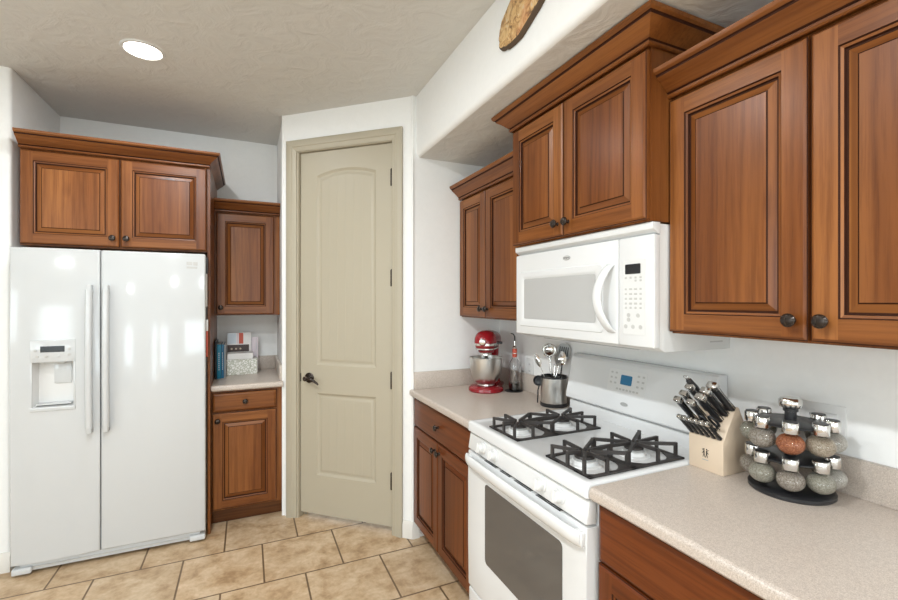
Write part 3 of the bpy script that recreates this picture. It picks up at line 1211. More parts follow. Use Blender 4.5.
mb.prism(rrect(0.158, 0.652, 0.368, 0.697, 0.018), lambda u, v, a: (u, a, v), -0.0175, -0.011, M['oven_glass'])
mb.build('oven_window', od)
mb = MB()
for x0, x1 in ((0.150, 0.245), (0.275, 0.345), (0.375, 0.480), (0.510, 0.640)):
    for k_ in range(2):
        mb.box(x0, x1, -0.0165 + 0.008 * k_, -0.012 + 0.008 * k_, 0.7895, 0.7912, M['seam'])
mb.build('vent_slots', od)
mb = MB()
rs = []
n = 30
for i in range(n + 1):
    t_ = i / n
    x = 0.012 + (RWd - 0.024) * t_
    e = min(1.0, min(t_, 1 - t_) / 0.07)
    out = -0.024 - 0.010 * (1 - (1 - e) ** 2) - 0.004 * math.sin(PI * t_)
    zc, hz, hy = 0.756, 0.024, 0.0125
    rs.append([(x, out + hy * math.cos(a), zc + hz * math.sin(a) - 0.5 * hy * math.cos(a)) for a in [2 * PI * q_ / 16 for q_ in range(16)]])
mb.rings(rs, M['white'])
for x in (0.007, RWd - 0.043):
    mb.box(x, x + 0.036, -0.032, -0.012, 0.736, 0.778, M['white'], 0.005)
mb.build('oven_handle', od, 60)
mb = MB()
mb.box(0.003, RWd - 0.003, -0.014, 0.026, 0.040, 0.186, M['white'], 0.008, 3)
mb.box(0.16, RWd - 0.16, -0.020, -0.010, 0.150, 0.166, M['white'], 0.004)
mb.build('storage_drawer', RG)
# back guard
mb = MB()
mb.prism([(0.555, 0.90), (0.560, 0.968), (0.575, 0.972), (0.635, 0.972), (0.635, 0.90)], lambda u, v, a: (a, u, v), 0.012, RWd - 0.012, M['white'], 0.003)
mb.prism([(0.572, 0.966), (0.635, 0.966), (0.635, 0.978), (0.572, 0.978)], lambda u, v, a: (a, u, v), 0.014, RWd - 0.014, M['seam'])
bg0, bg1 = Vector((0.540, 0.978)), Vector((0.578, 1.186))
mb.prism([(0.548, 0.976), (0.538, 0.984), (0.540, 1.004), (bg1.x, 1.176), (0.586, 1.190), (0.600, 1.194), (0.636, 1.194), (0.636, 0.976)], lambda u, v, a: (a, u, v), 0.006, RWd - 0.006, M['white'], 0.004, 3)
bgo = mb.build('backguard', RG)
tilt = math.atan2(0.578 - 0.540, 1.176 - 1.004)
BGM = Matrix.Translation((0, 0.540, 1.004)) @ Matrix.Rotation(-tilt, 4, 'X')   # local z runs up the sloping face


def on_bg(x0, x1, z0, z1, m, th, nm, parent=bgo, rr=0.004):
    b_ = MB(BGM)
    b_.prism(rrect(x0, x1, z0, z1, rr, 3), lambda u, v, a: (u, a, v), -th, 0.001, m)
    return b_.build(nm, parent)


on_bg(0.268, 0.470, 0.054, 0.156, M['white2'], 0.0012, 'control_pad', rr=0.008)
on_bg(0.338, 0.398, 0.094, 0.135, M['bluelcd'], 0.0022, 'display')
for i, (x, z) in enumerate([(0.285, 0.14), (0.310, 0.14), (0.285, 0.118), (0.310, 0.118), (0.285, 0.096), (0.310, 0.096), (0.430, 0.14), (0.455, 0.14), (0.430, 0.118), (0.455, 0.118), (0.430, 0.096), (0.455, 0.096)] + [(0.325 + 0.018 * j, 0.073) for j in range(7)]):
    on_bg(x - 0.006, x + 0.006, z - 0.004, z + 0.004, M['lgrey'], 0.0018, 'button', rr=0.002)
mb = MB(BGM @ Matrix.Translation((0.375, -0.001, 0.014)))
mb.lathe([(0.013, 0.001), (0.013, -0.001)], M['grey'], (0, 0, 0), 'Y', 20, sx=1.5, sy=0.62)
mb.build('emblem', bgo)
# burner grates (a left and a right one) with four burners
for gx in (0.232, 0.622):
    x0, x1, y0, y1 = gx - 0.108, gx + 0.108, 0.036, 0.450
    ir = M['iron']
    zt = 0.958
    BY = (0.112, 0.332)
    mb = MB()
    for a in ((x0, x1, y0, y0 + 0.014), (x0, x1, y1 - 0.014, y1), (x0, x0 + 0.014, y0, y1), (x1 - 0.014, x1, y0, y1), (x0, x1, 0.208, 0.236)):
        mb.box(*a, 0.9168, 0.9235, ir, 0.002)
    for by in BY:
        lo, hi = (y0, 0.222) if by < 0.2 else (0.222, y1)
        # the corners of the frame are filled in round the burner bowl
        for cx_, cy_, sx1, sy1 in ((x0, lo, 1, 1), (x1, lo, -1, 1), (x0, hi, 1, -1), (x1, hi, -1, -1)):
            arc = [(gx - sx1 * 0.104 * math.cos(R(a)), by - sy1 * 0.104 * math.sin(R(a))) for a in (20, 32, 45, 58, 70)]
            arc = [(min(max(u, x0), x1), min(max(v, lo), hi)) for u, v in arc]
            mb.prism([(cx_, cy_)] + arc, lambda u, v, a: (u, v, a), 0.9170, 0.9225, ir)
    mb.build('grate_frame', RG, 30)
    mb = MB()
    for by in BY:
        lo, hi = (y0 + 0.006, 0.218) if by < 0.2 else (0.226, y1 - 0.006)
        for k_ in range(8):
            a = R(45 * k_)
            ca, sa = math.cos(a), math.sin(a)
            ex = gx + (0 if abs(ca) < 0.1 else math.copysign(0.101 if abs(sa) < 0.1 else 0.078, ca))
            ey = by if abs(sa) < 0.1 else (hi if sa > 0 else lo)
            inn = (gx + 0.018 * ca, by + 0.018 * sa, zt)
            mb.bar(inn, (ex, ey, zt + 0.003), 0.0085, 0.011, ir)
            mb.bar((ex, ey, zt + 0.008), (ex, ey, 0.920), 0.0085, 0.0105, ir)
    mb.build('grate', RG, 30)
    for by in BY:
        mb = MB()
        mb.lathe([(0.056, 0.9165), (0.054, 0.919), (0.043, 0.921), (0.040, 0.931), (0.034, 0.934)], M['white'], (gx, by, 0), seg=28)
        mb.lathe([(0.037, 0.929), (0.037, 0.937), (0.033, 0.939)], M['grey'], (gx, by, 0), seg=28)
        bu = mb.build('burner', RG)
        mb = MB()
        mb.lathe([(0.032, 0.9385), (0.033, 0.942), (0.030, 0.9465), (0.010, 0.948)], ir, (gx, by, 0), seg=28)
        mb.build('burner_cap', bu)

for ch in RG.children:
    if ch.name.split('.')[0] in ('control_panel', 'burner_knob', 'oven_door', 'storage_drawer'):
        ch.location.y = 0.013

# ------------------------------------------------------------------ microwave
MW = thing('microwave', 'white over-the-range microwave hung above the gas range', 'microwave', (1.163, 1.782, 1.288), RW)
MW.scale = (1.027, 1.0, 1.0)
mb = MB()
D_ = XW - 1.163 - 0.002
mb.prism([(0.030, 0.012), (0.055, 0.0), (D_, 0.0), (D_, 0.412), (0.030, 0.412)], lambda u, v, a: (a, u, v), 0.004, 0.760, M['white2'], 0.002)
mb.build('body', MW)
XS = 0.620
mb = MB()
mb.box(0.0, XS - 0.001, 0.0, 0.030, 0.014, 0.378, M['white'], 0.006, 3)
es_ = None
md = mb.build('door', MW)
mb = MB()
# stepped frame around the window
x0, x1, z0, z1 = 0.030, 0.552, 0.050, 0.300
rings = []
for ins, y in ((0, 0.001), (0.003, -0.004), (0.026, -0.006), (0.034, -0.003), (0.040, 0.0005)):
    rings.append([(u, y, v) for u, v in rrect(x0 + ins, x1 - ins, z0 + ins * 0.9, z1 - ins * 0.9, 0.012)])
mb.rings(rings, M['white'], cap0=False, cap1=False)
mb.build('window_frame', md, 40)
mb = MB()
mb.prism(rrect(x0 + 0.039, x1 - 0.039, z0 + 0.035, z1 - 0.035, 0.006), lambda u, v, a: (u, a, v), -0.0025, 0.001, M['mw_glass'])
mb.build('window', md)
mb = MB()
pts = []
for i in range(17):
    t_ = i / 16
    z = 0.295 + (0.055 - 0.295) * t_
    pts.append((0.586 - 0.020 * math.sin(PI * t_) + 0.006 * t_, 0.004 - 0.052 * math.sin(PI * t_) ** 0.7 if 0 < i < 16 else 0.004, z))
rs = []
for i, p in enumerate(pts):
    w, d = 0.019, 0.010
    rs.append([(p[0] + w * math.cos(a), p[1] + d * math.sin(a), p[2]) for a in [2 * PI * k_ / 14 for k_ in range(14)]])
mb.rings(rs, M['white'])
mb.build('handle', md, 60)
mb = MB()
mb.lathe([(0.015, 0.001), (0.015, -0.0015), (0.013, -0.003)], M['grey'], (0.357, 0, 0.338), 'Y', 24, sx=1.45, sy=0.65)
em = mb.build('emblem', md)
mb = MB()
mb.lathe([(0.0125, -0.0028), (0.0125, -0.0034)], M['lgrey'], (0.357, 0, 0.338), 'Y', 24, sx=1.45, sy=0.60)
mb.build('emblem_face', em)
text_mesh('lettering', 'Whirlpool', 0.0075, M['lcd'], Matrix.Translation((0.357, -0.0036, 0.338)) @ FACE_Y, em)
mb = MB()
mb.box(XS + 0.001, 0.763, 0.0, 0.030, 0.014, 0.378, M['white'], 0.006, 3)
mc = mb.build('control_panel', MW)
mb = MB()
mb.prism(rrect(XS + 0.024, XS + 0.113, 0.054, 0.302, 0.004, 3), lambda u, v, a: (u, a, v), -0.0012, 0.001, M['white2'])
mb.build('keypad', mc)
mb = MB()
mb.prism(rrect(XS + 0.032, XS + 0.094, 0.255, 0.288, 0.003, 3), lambda u, v, a: (u, a, v), -0.0024, 0.001, M['lcd'])
mb.build('display', mc)
cols = [XS + 0.034, XS + 0.054, XS + 0.074, XS + 0.094]
for j, z in enumerate((0.243, 0.233, 0.205, 0.189, 0.173, 0.157, 0.143)):
    for i, x in enumerate(cols):
        if j == 1 and i < 2:
            continue
        b_ = MB()
        wd = 0.0065 if 2 <= j <= 5 and i in (1, 2) else 0.0045
        b_.box(x - wd, x + wd, -0.002, 0.0, z - 0.0035, z + 0.0035, M['lgrey'], 0.001)
        b_.build('button', mc)
for x, z in ((XS + 0.046, 0.118), (XS + 0.084, 0.118), (XS + 0.046, 0.103), (XS + 0.034, 0.080), (XS + 0.064, 0.080), (XS + 0.094, 0.080)):
    b_ = MB()
    b_.lathe([(0.007, 0.0), (0.007, -0.0022)], M['lgrey'], (x, 0, z), 'Y', 16)
    b_.build('button', mc)
# sloping vent hood lip along the top
mb = MB()
mb.prism([(0.030, 0.380), (0.022, 0.380), (-0.002, 0.394), (-0.004, 0.402), (-0.004, 0.416), (0.030, 0.416)], lambda u, v, a: (a, u, v), 0.0, 0.763, M['white'], 0.0015)
mb.prism([(0.0285, 0.379), (0.016, 0.379), (0.016, 0.3835), (0.0285, 0.3835)], lambda u, v, a: (a, u, v), 0.006, 0.757, M['grey'])
mb.build('vent_trim', MW)
mb = MB()
mb.box(0.12, 0.64, 0.07, 0.30, -0.004, 0.002, M['grey'])
mb.build('grease_filter', MW)
mb = MB()
mb.box(0.7598, 0.7606, 0.27, 0.335, 0.024, 0.029, M['lgrey'])
mb.build('marking', MW)

# ------------------------------------------------------------------ stand mixer (faces the room, slightly turned)
mixdir = math.atan2(-0.74, -0.67)
MX = thing('stand_mixer', 'red stand mixer with a steel bowl in the counter corner', 'mixer', (1.342, 2.372, 0.914), mixdir)
# local: +x is the front (whisk end)
red = M['red']
mb = MB()


def sect(cx_, hw, hz, zc, n=20, p=2.4):
    pts = []
    for i in range(n):
        a = 2 * PI * i / n
        ca, sa = math.cos(a), math.sin(a)
        pts.append((cx_, hw * math.copysign(abs(ca) ** (2 / p), ca), zc + hz * math.copysign(abs(sa) ** (2 / p), sa)))
    return pts


# base plate
mb.lathe([(0.102, 0.0), (0.106, 0.006), (0.104, 0.020), (0.094, 0.028), (0.060, 0.032)], red, (0.045, 0, 0), seg=32)
mb.box(-0.155, 0.06, -0.075, 0.075, 0.0, 0.028, red, 0.012, 3)
mb.build('base', MX)
mb = MB()
rs = []
for z, x0_, x1_, hw in ((0.02, -0.150, -0.055, 0.062), (0.06, -0.145, -0.070, 0.050), (0.14, -0.140, -0.075, 0.044), (0.20, -0.145, -0.065, 0.046), (0.245, -0.15, -0.04, 0.050)):
    rs.append([((x0_ + x1_) / 2 + (x1_ - x0_) / 2 * math.cos(a), hw * math.sin(a), z) for a in [2 * PI * k_ / 20 for k_ in range(20)]])
mb.rings(rs, red)
mb.build('column', MX, 60)
mb = MB()
rs = []
for x, hw, hz, zc in ((-0.165, 0.020, 0.020, 0.296), (-0.155, 0.046, 0.040, 0.296), (-0.12, 0.060, 0.054, 0.297), (-0.05, 0.064, 0.060, 0.299), (0.03, 0.066, 0.063, 0.300), (0.08, 0.064, 0.061, 0.299), (0.112, 0.054, 0.050, 0.297), (0.130, 0.036, 0.034, 0.294), (0.136, 0.012, 0.012, 0.294)):
    rs.append(sect(x, hw, hz, zc))
mb.rings(rs, red)
mb.build('motor_head', MX, 60)
mb = MB()
rs = []
for x, hw in ((-0.14, 0.0535), (-0.05, 0.0655), (0.03, 0.0675), (0.08, 0.0655), (0.114, 0.055), (0.134, 0.034)):
    rs.append([(x, -hw, 0.276), (x, hw, 0.276), (x, hw, 0.289), (x, -hw, 0.289)])
mb.rings(rs, M['chrome'])
mb.build('chrome_band', MX, 60)
mb = MB()
rs = []
for x, hw in ((-0.05, 0.0610), (0.03, 0.0630), (0.08, 0.0610), (0.110, 0.050), (0.126, 0.032)):
    rs.append([(x, -hw, 0.252), (x, hw, 0.252), (x, hw, 0.259), (x, -hw, 0.259)])
mb.rings(rs, M['chrome'])
mb.build('lower_trim_band', MX, 60)
mb = MB()
mb.lathe([(0.019, 0.124), (0.019, 0.142), (0.016, 0.146), (0.006, 0.148)], M['chrome'], (0, 0, 0.300), 'X', 20)
mb.build('hub_cap', MX)
mb = MB()
mb.lathe([(0.008, 0.0), (0.008, 0.018), (0.005, 0.022)], M['black'], (-0.03, 0.064, 0.283), 'Y', 14)
mb.build('speed_knob', MX)
mb = MB()
mb.lathe([(0.030, 0.232), (0.034, 0.222), (0.034, 0.214), (0.012, 0.210), (0.010, 0.185)], M['chrome'], (0.045, 0, 0), seg=20)
mb.lathe([(0.048, 0.246), (0.046, 0.232), (0.038, 0.228)], red, (0.045, 0, 0), seg=24)
mb.build('beater_shaft', MX)
mb = MB()
prof = [(0.038, 0.030), (0.052, 0.036), (0.050, 0.042), (0.070, 0.060), (0.088, 0.095), (0.096, 0.140), (0.098, 0.196), (0.102, 0.199), (0.102, 0.202), (0.096, 0.201), (0.093, 0.140), (0.084, 0.098), (0.066, 0.064), (0.02, 0.050)]
mb.lathe(prof, M['steel'], (0.045, 0, 0), seg=40)
mb.build('mixing_bowl', MX, 40)

# ------------------------------------------------------------------ bottle on its coaster
BT = thing('bottle', 'clear glass bottle with dark liquid and pour spout beside the mixer', 'bottle', (1.462, 2.255, 0.914))
mb = MB()
prof = [(0.030, 0.004), (0.0345, 0.008), (0.035, 0.02), (0.035, 0.150), (0.031, 0.172), (0.018, 0.190), (0.013, 0.200), (0.013, 0.255), (0.011, 0.255), (0.011, 0.200), (0.016, 0.188), (0.028, 0.172), (0.032, 0.150), (0.032, 0.012), (0.02, 0.008)]
mb.lathe(prof, M['glass'], seg=28)
mb.build('glass_body', BT, 40)
mb = MB()
mb.lathe([(0.030, 0.009), (0.0315, 0.012), (0.0315, 0.050)], M['oil'], seg=24)
mb.build('liquid', BT)
mb = MB()
mb.lathe([(0.0142, 0.203), (0.0145, 0.206), (0.0145, 0.250), (0.0135, 0.254)], M['redprint'], seg=20, cap0=False, cap1=False)
mb.lathe([(0.0147, 0.224), (0.0147, 0.228)], M['chrome'], seg=20, cap0=False, cap1=False)
mb.build('neck_label', BT)
mb = MB()
mb.lathe([(0.0125, 0.255), (0.0135, 0.262), (0.010, 0.268), (0.005, 0.272), (0.004, 0.300)], M['chrome'], seg=16)
mb.tube([(0, 0, 0.298), (0, 0, 0.325), (-0.006, 0.004, 0.340), (-0.020, 0.012, 0.346)], [0.004, 0.004, 0.0035, 0.003], M['black'], 10)
mb.build('pour_spout', BT)
t = thing('coaster', 'round dark metal coaster under the glass bottle', 'coaster', (1.455, 2.255, 0.914))
mb = MB()
mb.lathe([(0.050, 0.0), (0.054, 0.002), (0.054, 0.0035), (0.048, 0.0038)], M['black'], seg=32)
mb.build('disc', t)
BT.location.z = 0.914 + 0.0

# ------------------------------------------------------------------ utensil crock
CX, CY_ = 1.444, 1.858
CK = thing('utensil_crock', 'brushed steel utensil crock with black rim and base', 'utensil holder', (CX, CY_, 0.914))
mb = MB()
mb.lathe([(0.066, 0.016), (0.0665, 0.018), (0.0665, 0.150), (0.0645, 0.150), (0.0645, 0.02), (0.01, 0.018)], M['steel'], seg=40)
mb.build('cup', CK)
mb = MB()
mb.lathe([(0.068, 0.0), (0.070, 0.003), (0.070, 0.016), (0.0665, 0.019)], M['black'], seg=40)
mb.build('base_ring', CK)
mb = MB()
mb.lathe([(0.0680, 0.144), (0.0685, 0.151), (0.0665, 0.154), (0.0630, 0.152), (0.0625, 0.144)], M['black'], seg=40, cap0=False, cap1=False)
mb.build('rim', CK)


def utensil(name, label, cat, base, tip, head, hm, handle_m, hr=0.004):
    """handle from base to tip, the head beyond the tip in the same direction"""
    b0, t0 = Vector(base), Vector(tip)
    t = thing(name, label, cat, b0, 0, 'cooking utensils in the crock')
    d = (t0 - b0).normalized()
    L = (t0 - b0).length
    mtx = d.to_track_quat('Z', 'Y').to_matrix().to_4x4()
    # turn the head's broad face to the room
    want = Vector((-0.62, -0.78, 0))
    ax = mtx.to_3x3() @ Vector((0, -1, 0))
    wl_ = mtx.to_3x3().inverted() @ want
    mtx = mtx @ Matrix.Rotation(math.atan2(wl_.x, -wl_.y), 4, 'Z')
    b_ = MB(mtx)
    b_.tube([(0, 0, 0), (0, 0, L * 0.55), (0, 0, L)], [hr * 1.3, hr * 1.1, hr * 0.8], handle_m, 10)
    b_.build('handle', t)
    b_ = MB(mtx)
    head(b_, L, hm)
    b_.build('head', t, 50)
    return t


def spoon_head(a, h, depth=0.012):
    def f(b_, L, m):
        rs = []
        n = 12
        for i in range(n + 1):
            t_ = i / n
            w = a * math.sin(PI * min(0.97, max(0.05, t_))) ** 0.6
            z = L - 0.004 + h * t_
            dd = depth * math.sin(PI * t_)
            ring = []
            for k_ in range(11):
                u = -1 + 2 * k_ / 10
                ring.append((w * u, dd * (1 - u * u), z))
            for k_ in range(10, -1, -1):
                u = -1 + 2 * k_ / 10
                ring.append((w * u * 0.96, dd * (1 - u * u) + 0.0016, z))
            rs.append(ring)
        b_.rings(rs, m)
    return f


def ladle_head(r):
    def f(b_, L, m):
        prof = []
        for i in range(9):
            a = R(90 * i / 8)
            prof.append((r * math.sin(a), -r * 0.75 * math.cos(a)))
        prof += [(r * 0.96 * math.sin(R(90 * i / 8)), -r * 0.72 * math.cos(R(90 * i / 8)) + 0.001) for i in range(8, -1, -1)]
        sv = b_.M
        b_.M = sv @ Matrix.Translation((0, 0.004, L + r * 0.75)) @ Matrix.Rotation(R(70), 4, 'X')
        b_.lathe(prof, m, seg=28)
        b_.M = sv
    return f


def slotted_head(a, h, slots):
    def f(b_, L, m):
        out = rrect(-a, a, L - 0.004, L + h, a * 0.9, 6)
        b_.prism(out, lambda u, v, y: (u, y + 6.0 * u * u, v), 0, 0.002, m)
        for i in range(slots):
            x = -a * 0.6 + 1.2 * a * i / (slots - 1)
            b_.box(x - a * 0.07, x + a * 0.07, -0.0008, 0.010, L + h * 0.25, L + h * 0.8, M['seam'])
    return f


cz = 0.914 + 0.03
utensil('ladle', 'polished steel ladle, tallest utensil in the crock', 'ladle', (CX + 0.010, CY_ + 0.02, cz), (CX + 0.000, CY_ + 0.035, 1.165), ladle_head(0.038), M['chrome'], M['chrome'])
utensil('slotted_spoon', 'grey slotted spoon at the back right of the crock', 'slotted spoon', (CX + 0.02, CY_ - 0.005, cz), (CX + 0.048, CY_ - 0.010, 1.145), slotted_head(0.034, 0.088, 5), M['grey'], M['black'])
utensil('serving_spoon', 'steel serving spoon leaning right in the crock middle', 'spoon', (CX - 0.02, CY_ + 0.005, cz), (CX + 0.020, CY_ - 0.014, 1.120), spoon_head(0.030, 0.080, 0.014), M['chrome'], M['chrome'])
utensil('tablespoon', 'slim steel spoon leaning left out of the crock', 'spoon', (CX - 0.010, CY_ - 0.01, cz), (CX - 0.044, CY_ + 0.056, 1.110), spoon_head(0.015, 0.075, 0.008), M['chrome'], M['chrome'], 0.003)
utensil('whisk_handle', 'plain steel utensil handle upright at the crock front', 'utensil', (CX - 0.02, CY_ - 0.02, cz), (CX - 0.012, CY_ - 0.02, 1.115), spoon_head(0.006, 0.02, 0.002), M['chrome'], M['chrome'], 0.005)
# black measuring scoop hooked over the rim
t = thing('measuring_scoop', 'round black scoop hooked over the left rim of the crock', 'scoop', (CX - 0.054, CY_ + 0.056, 1.006), 0, 'cooking utensils in the crock')
mb = MB()
hd = math.atan2(-0.78, -0.62)
mb.M = Matrix.Rotation(hd, 4, 'Z') @ Matrix.Translation((0.012, 0, 0.035)) @ Matrix.Rotation(R(90), 4, 'Y')
mb.lathe([(0.004, -0.002), (0.020, 0.0), (0.026, 0.006), (0.028, 0.014), (0.026, 0.014), (0.020, 0.004), (0.004, 0.002)], M['black'], seg=24)
mb.build('bowl', t)
mb = MB()
mb.tube([(0.004, -0.004, 0.020), (-0.004, 0.002, -0.02), (-0.006, 0.003, -0.085)], 0.0035, M['black'], 8)
mb.tube([(0.0, -0.004, 0.045), (0.014, -0.010, 0.052), (0.028, -0.020, 0.048)], 0.004, M['black'], 8)
mb.build('handle', t)

# ------------------------------------------------------------------ knife block and knives
KX, KY = 1.326, 0.884
KB = thing('knife_block', 'pale maple knife block with a dark maker mark', 'knife block', (KX, KY, 0.914))
KW = 0.116
prof = [(0.0, 0.0), (0.125, 0.0), (0.135, 0.095), (0.076, 0.206), (0.062, 0.206), (0.0, 0.104)]
mb = MB()
mb.prism(prof, lambda u, v, a: (u, a, v), 0.0, KW, M['block'], 0.003)
mb.build('body', KB)
mb = MB()
mb.box(0.004, 0.120, 0.004, KW - 0.004, -0.0, 0.003, M['black'])
mb.build('foot_pad', KB)
# the small twin-figure mark on the front
mb = MB()
dk = M['lcd']
for s in (-1, 1):
    yc = KW * 0.5 + s * 0.0045
    mb.box(-0.0008, 0.001, yc - 0.0016, yc + 0.0016, 0.050, 0.064, dk)
    mb.lathe([(0.0022, -0.0008), (0.0022, 0.001)], dk, (0, yc, 0.0675), 'X', 12)
    mb.bar((-0.0003, yc - 0.001, 0.051), (-0.0003, yc - 0.0035, 0.042), 0.0014, 0.0014, dk)
    mb.bar((-0.0003, yc + 0.001, 0.051), (-0.0003, yc + 0.0035, 0.042), 0.0014, 0.0014, dk)
    mb.bar((-0.0003, yc, 0.062), (-0.0003, yc + s * 0.0065, 0.067), 0.0014, 0.0014, dk)
    mb.bar((-0.0003, yc, 0.061), (-0.0003, yc + s * 0.006, 0.054), 0.0014, 0.0014, dk)
mb.box(-0.0006, 0.001, KW * 0.5 - 0.010, KW * 0.5 + 0.010, 0.033, 0.0355, M['grey'])
mb.build('maker_mark', KB)
# sloping slot face runs from (0, .104) to (.054, .206)
f0, f1 = Vector((0.0, 0.104)), Vector((0.062, 0.206))
KDIR = Vector((-0.72, 0.04, 0.69)).normalized()


def knife_proto(L, w, th, cap):
    t = thing('knife', 'x', 'knife')
    b_ = MB()
    # handle along local z, blade tang below; broad side in the x-z plane
    rs = []
    for i in range(9):
        t_ = i / 8
        wz = w * (1.0 - 0.22 * math.sin(PI * t_)) * (1.0 if t_ < 0.85 else 1.06)
        z = L * t_
        rs.append([(wz * c_, th * s_, z) for c_, s_ in ((-0.5, -0.32), (-0.3, -0.5), (0.3, -0.5), (0.5, -0.32), (0.5, 0.32), (0.3, 0.5), (-0.3, 0.5), (-0.5, 0.32))])
    b_.rings(rs, M['black'])
    b_.build('handle', t, 40)
    b_ = MB()
    b_.box(-w * 0.535, w * 0.535, -th * 0.08, th * 0.08, 0.0, L, M['chrome'])
    b_.build('tang', t)
    b_ = MB()
    b_.box(-w * 0.56, w * 0.56, -th * 0.56, th * 0.56, L - cap, L + 0.004, M['chrome'], min(w, th) * 0.2)
    b_.build('end_cap', t)
    b_ = MB()
    b_.box(-w * 0.45, w * 0.45, -th * 0.3, th * 0.3, -0.004, 0.012, M['chrome'], 0.001)
    b_.build('bolster', t)
    b_ = MB()
    for z in (0.3, 0.5, 0.7):
        b_.lathe([(0.0022, -th * 0.52), (0.0022, th * 0.52)], M['chrome'], (0, 0, L * z), 'Y', 10)
    b_.build('rivets', t)
    b_ = MB()
    b_.box(-w * 0.40, w * 0.40, -0.0010, 0.0010, -0.045, 0.0, M['chrome'])
    b_.build('blade', t)
    return t


q_k = KDIR.to_track_quat('Z', 'Y')
protos = {'s': knife_proto(0.078, 0.015, 0.0115, 0.010), 'm': knife_proto(0.116, 0.024, 0.0165, 0.013), 'l': knife_proto(0.116, 0.028, 0.019, 0.018)}
used_p = set()
places = []
for i in range(6):
    places.append(('s', KW - 0.011 - 0.0185 * i, 0.06))
places += [('m', KW - 0.012, 0.36), ('m', KW - 0.024, 0.56), ('m', KW - 0.034, 0.77), ('m', KW - 0.058, 0.36),
           ('l', 0.036, 0.56), ('l', 0.026, 0.75), ('l', 0.013, 0.93)]
ordn = ['leftmost', 'second from left', 'third from left', 'third from right', 'second from right', 'rightmost']
klab = ['short black steak knife, %s of the bottom row in the block' % w_ for w_ in ordn]
klab += ['black knife leaning left, lowest of three on the block left', 'black knife leaning left, middle of three on the block left', 'black knife leaning left, highest of three on the block left',
         'black knife in the centre of the block, behind the steak knives',
         'large black knife, lowest of three at the right of the block', 'large black knife, middle of three at the right of the block', 'large black knife, highest of three at the block top right']
for (kd, y, s_), lb in zip(places, klab):
    pt = f0 + (f1 - f0) * s_
    o = protos[kd] if kd not in used_p else copy_tree(protos[kd])
    used_p.add(kd)
    o.location = (KX + pt.x - 0.002, KY + y, 0.914 + pt.y - 0.001 + 0.004)
    o.rotation_mode = 'QUATERNION'
    o.rotation_quaternion = q_k
    tag(o, lb, 'knife', 'knives in the block')
# honing steel with a ring end, and kitchen shears
t = thing('sharpening_steel', 'black sharpening steel with hanging ring, tallest handle in the block', 'sharpening steel', (KX + 0.058, KY + KW - 0.026, 0.914 + 0.200))
t.rotation_mode = 'QUATERNION'
t.rotation_quaternion = q_k
mb = MB()
mb.lathe([(0.007, -0.002), (0.009, 0.004), (0.0085, 0.03), (0.0115, 0.08), (0.0095, 0.120), (0.006, 0.126)], M['black'], seg=16)
mb.build('handle', t)
mb = MB()
ring = [(0.009 * math.cos(2 * PI * i / 16), 0, 0.135 + 0.009 * math.sin(2 * PI * i / 16)) for i in range(17)]
mb.tube(ring, 0.0018, M['chrome'], 8)
mb.build('ring', t)
mb = MB()
mb.lathe([(0.004, -0.05), (0.004, 0.0)], M['chrome'], seg=12)
mb.build('rod', t)
t = thing('kitchen_shears', 'black-handled kitchen shears low in the block middle', 'scissors', (KX + 0.016, KY + 0.030, 0.914 + 0.132))
t.rotation_mode = 'QUATERNION'
t.rotation_quaternion = q_k
for s in (-1, 1):
    mb = MB()
    pts = [(s * 0.003, 0.004 * s, 0.0), (s * 0.006, 0.004 * s, 0.02)]
    cxs, czs = s * 0.014, 0.048
    lp = [(cxs + 0.011 * math.cos(R(a)), 0.003 * s, czs + 0.025 * math.sin(R(a))) for a in range(-100, 261, 24)]
    mb.tube(pts + lp, 0.0042, M['black'], 8)
    mb.build('handle', t)
mb = MB()
mb.box(-0.009, 0.009, -0.002, 0.002, -0.04, 0.012, M['chrome'], 0.0005)
mb.build('blades', t)

# ------------------------------------------------------------------ revolving spice rack
PX_, PY_ = 1.410, 0.744
toward = math.atan2(-PY_, -PX_)
SR = thing('spice_rack', 'black revolving two-tier spice rack with a chrome knob', 'spice rack', (PX_, PY_, 0.914), toward)
ZT = (0.106, 0.204)          # plate heights of the two tiers
mb = MB()
mb.lathe([(0.098, 0.0), (0.102, 0.004), (0.102, 0.012), (0.096, 0.016), (0.02, 0.016)], M['black'], seg=44)
mb.build('base', SR)
mb = MB()
mb.lathe([(0.014, 0.014), (0.014, 0.225), (0.018, 0.226), (0.018, 0.236)], M['black'], seg=20)
mb.build('column', SR)
for z in ZT:
    mb = MB()
    mb.lathe([(0.086, z - 0.012), (0.088, z - 0.010), (0.088, z - 0.007), (0.084, z - 0.005), (0.016, z - 0.005)], M['black'], seg=44)
    mb.build('tier_plate', SR)
mb = MB()
mb.lathe([(0.018, 0.234), (0.026, 0.238), (0.029, 0.246), (0.028, 0.258), (0.023, 0.264), (0.006, 0.266)], M['chrome'], seg=28)
mb.build('top_knob', SR)


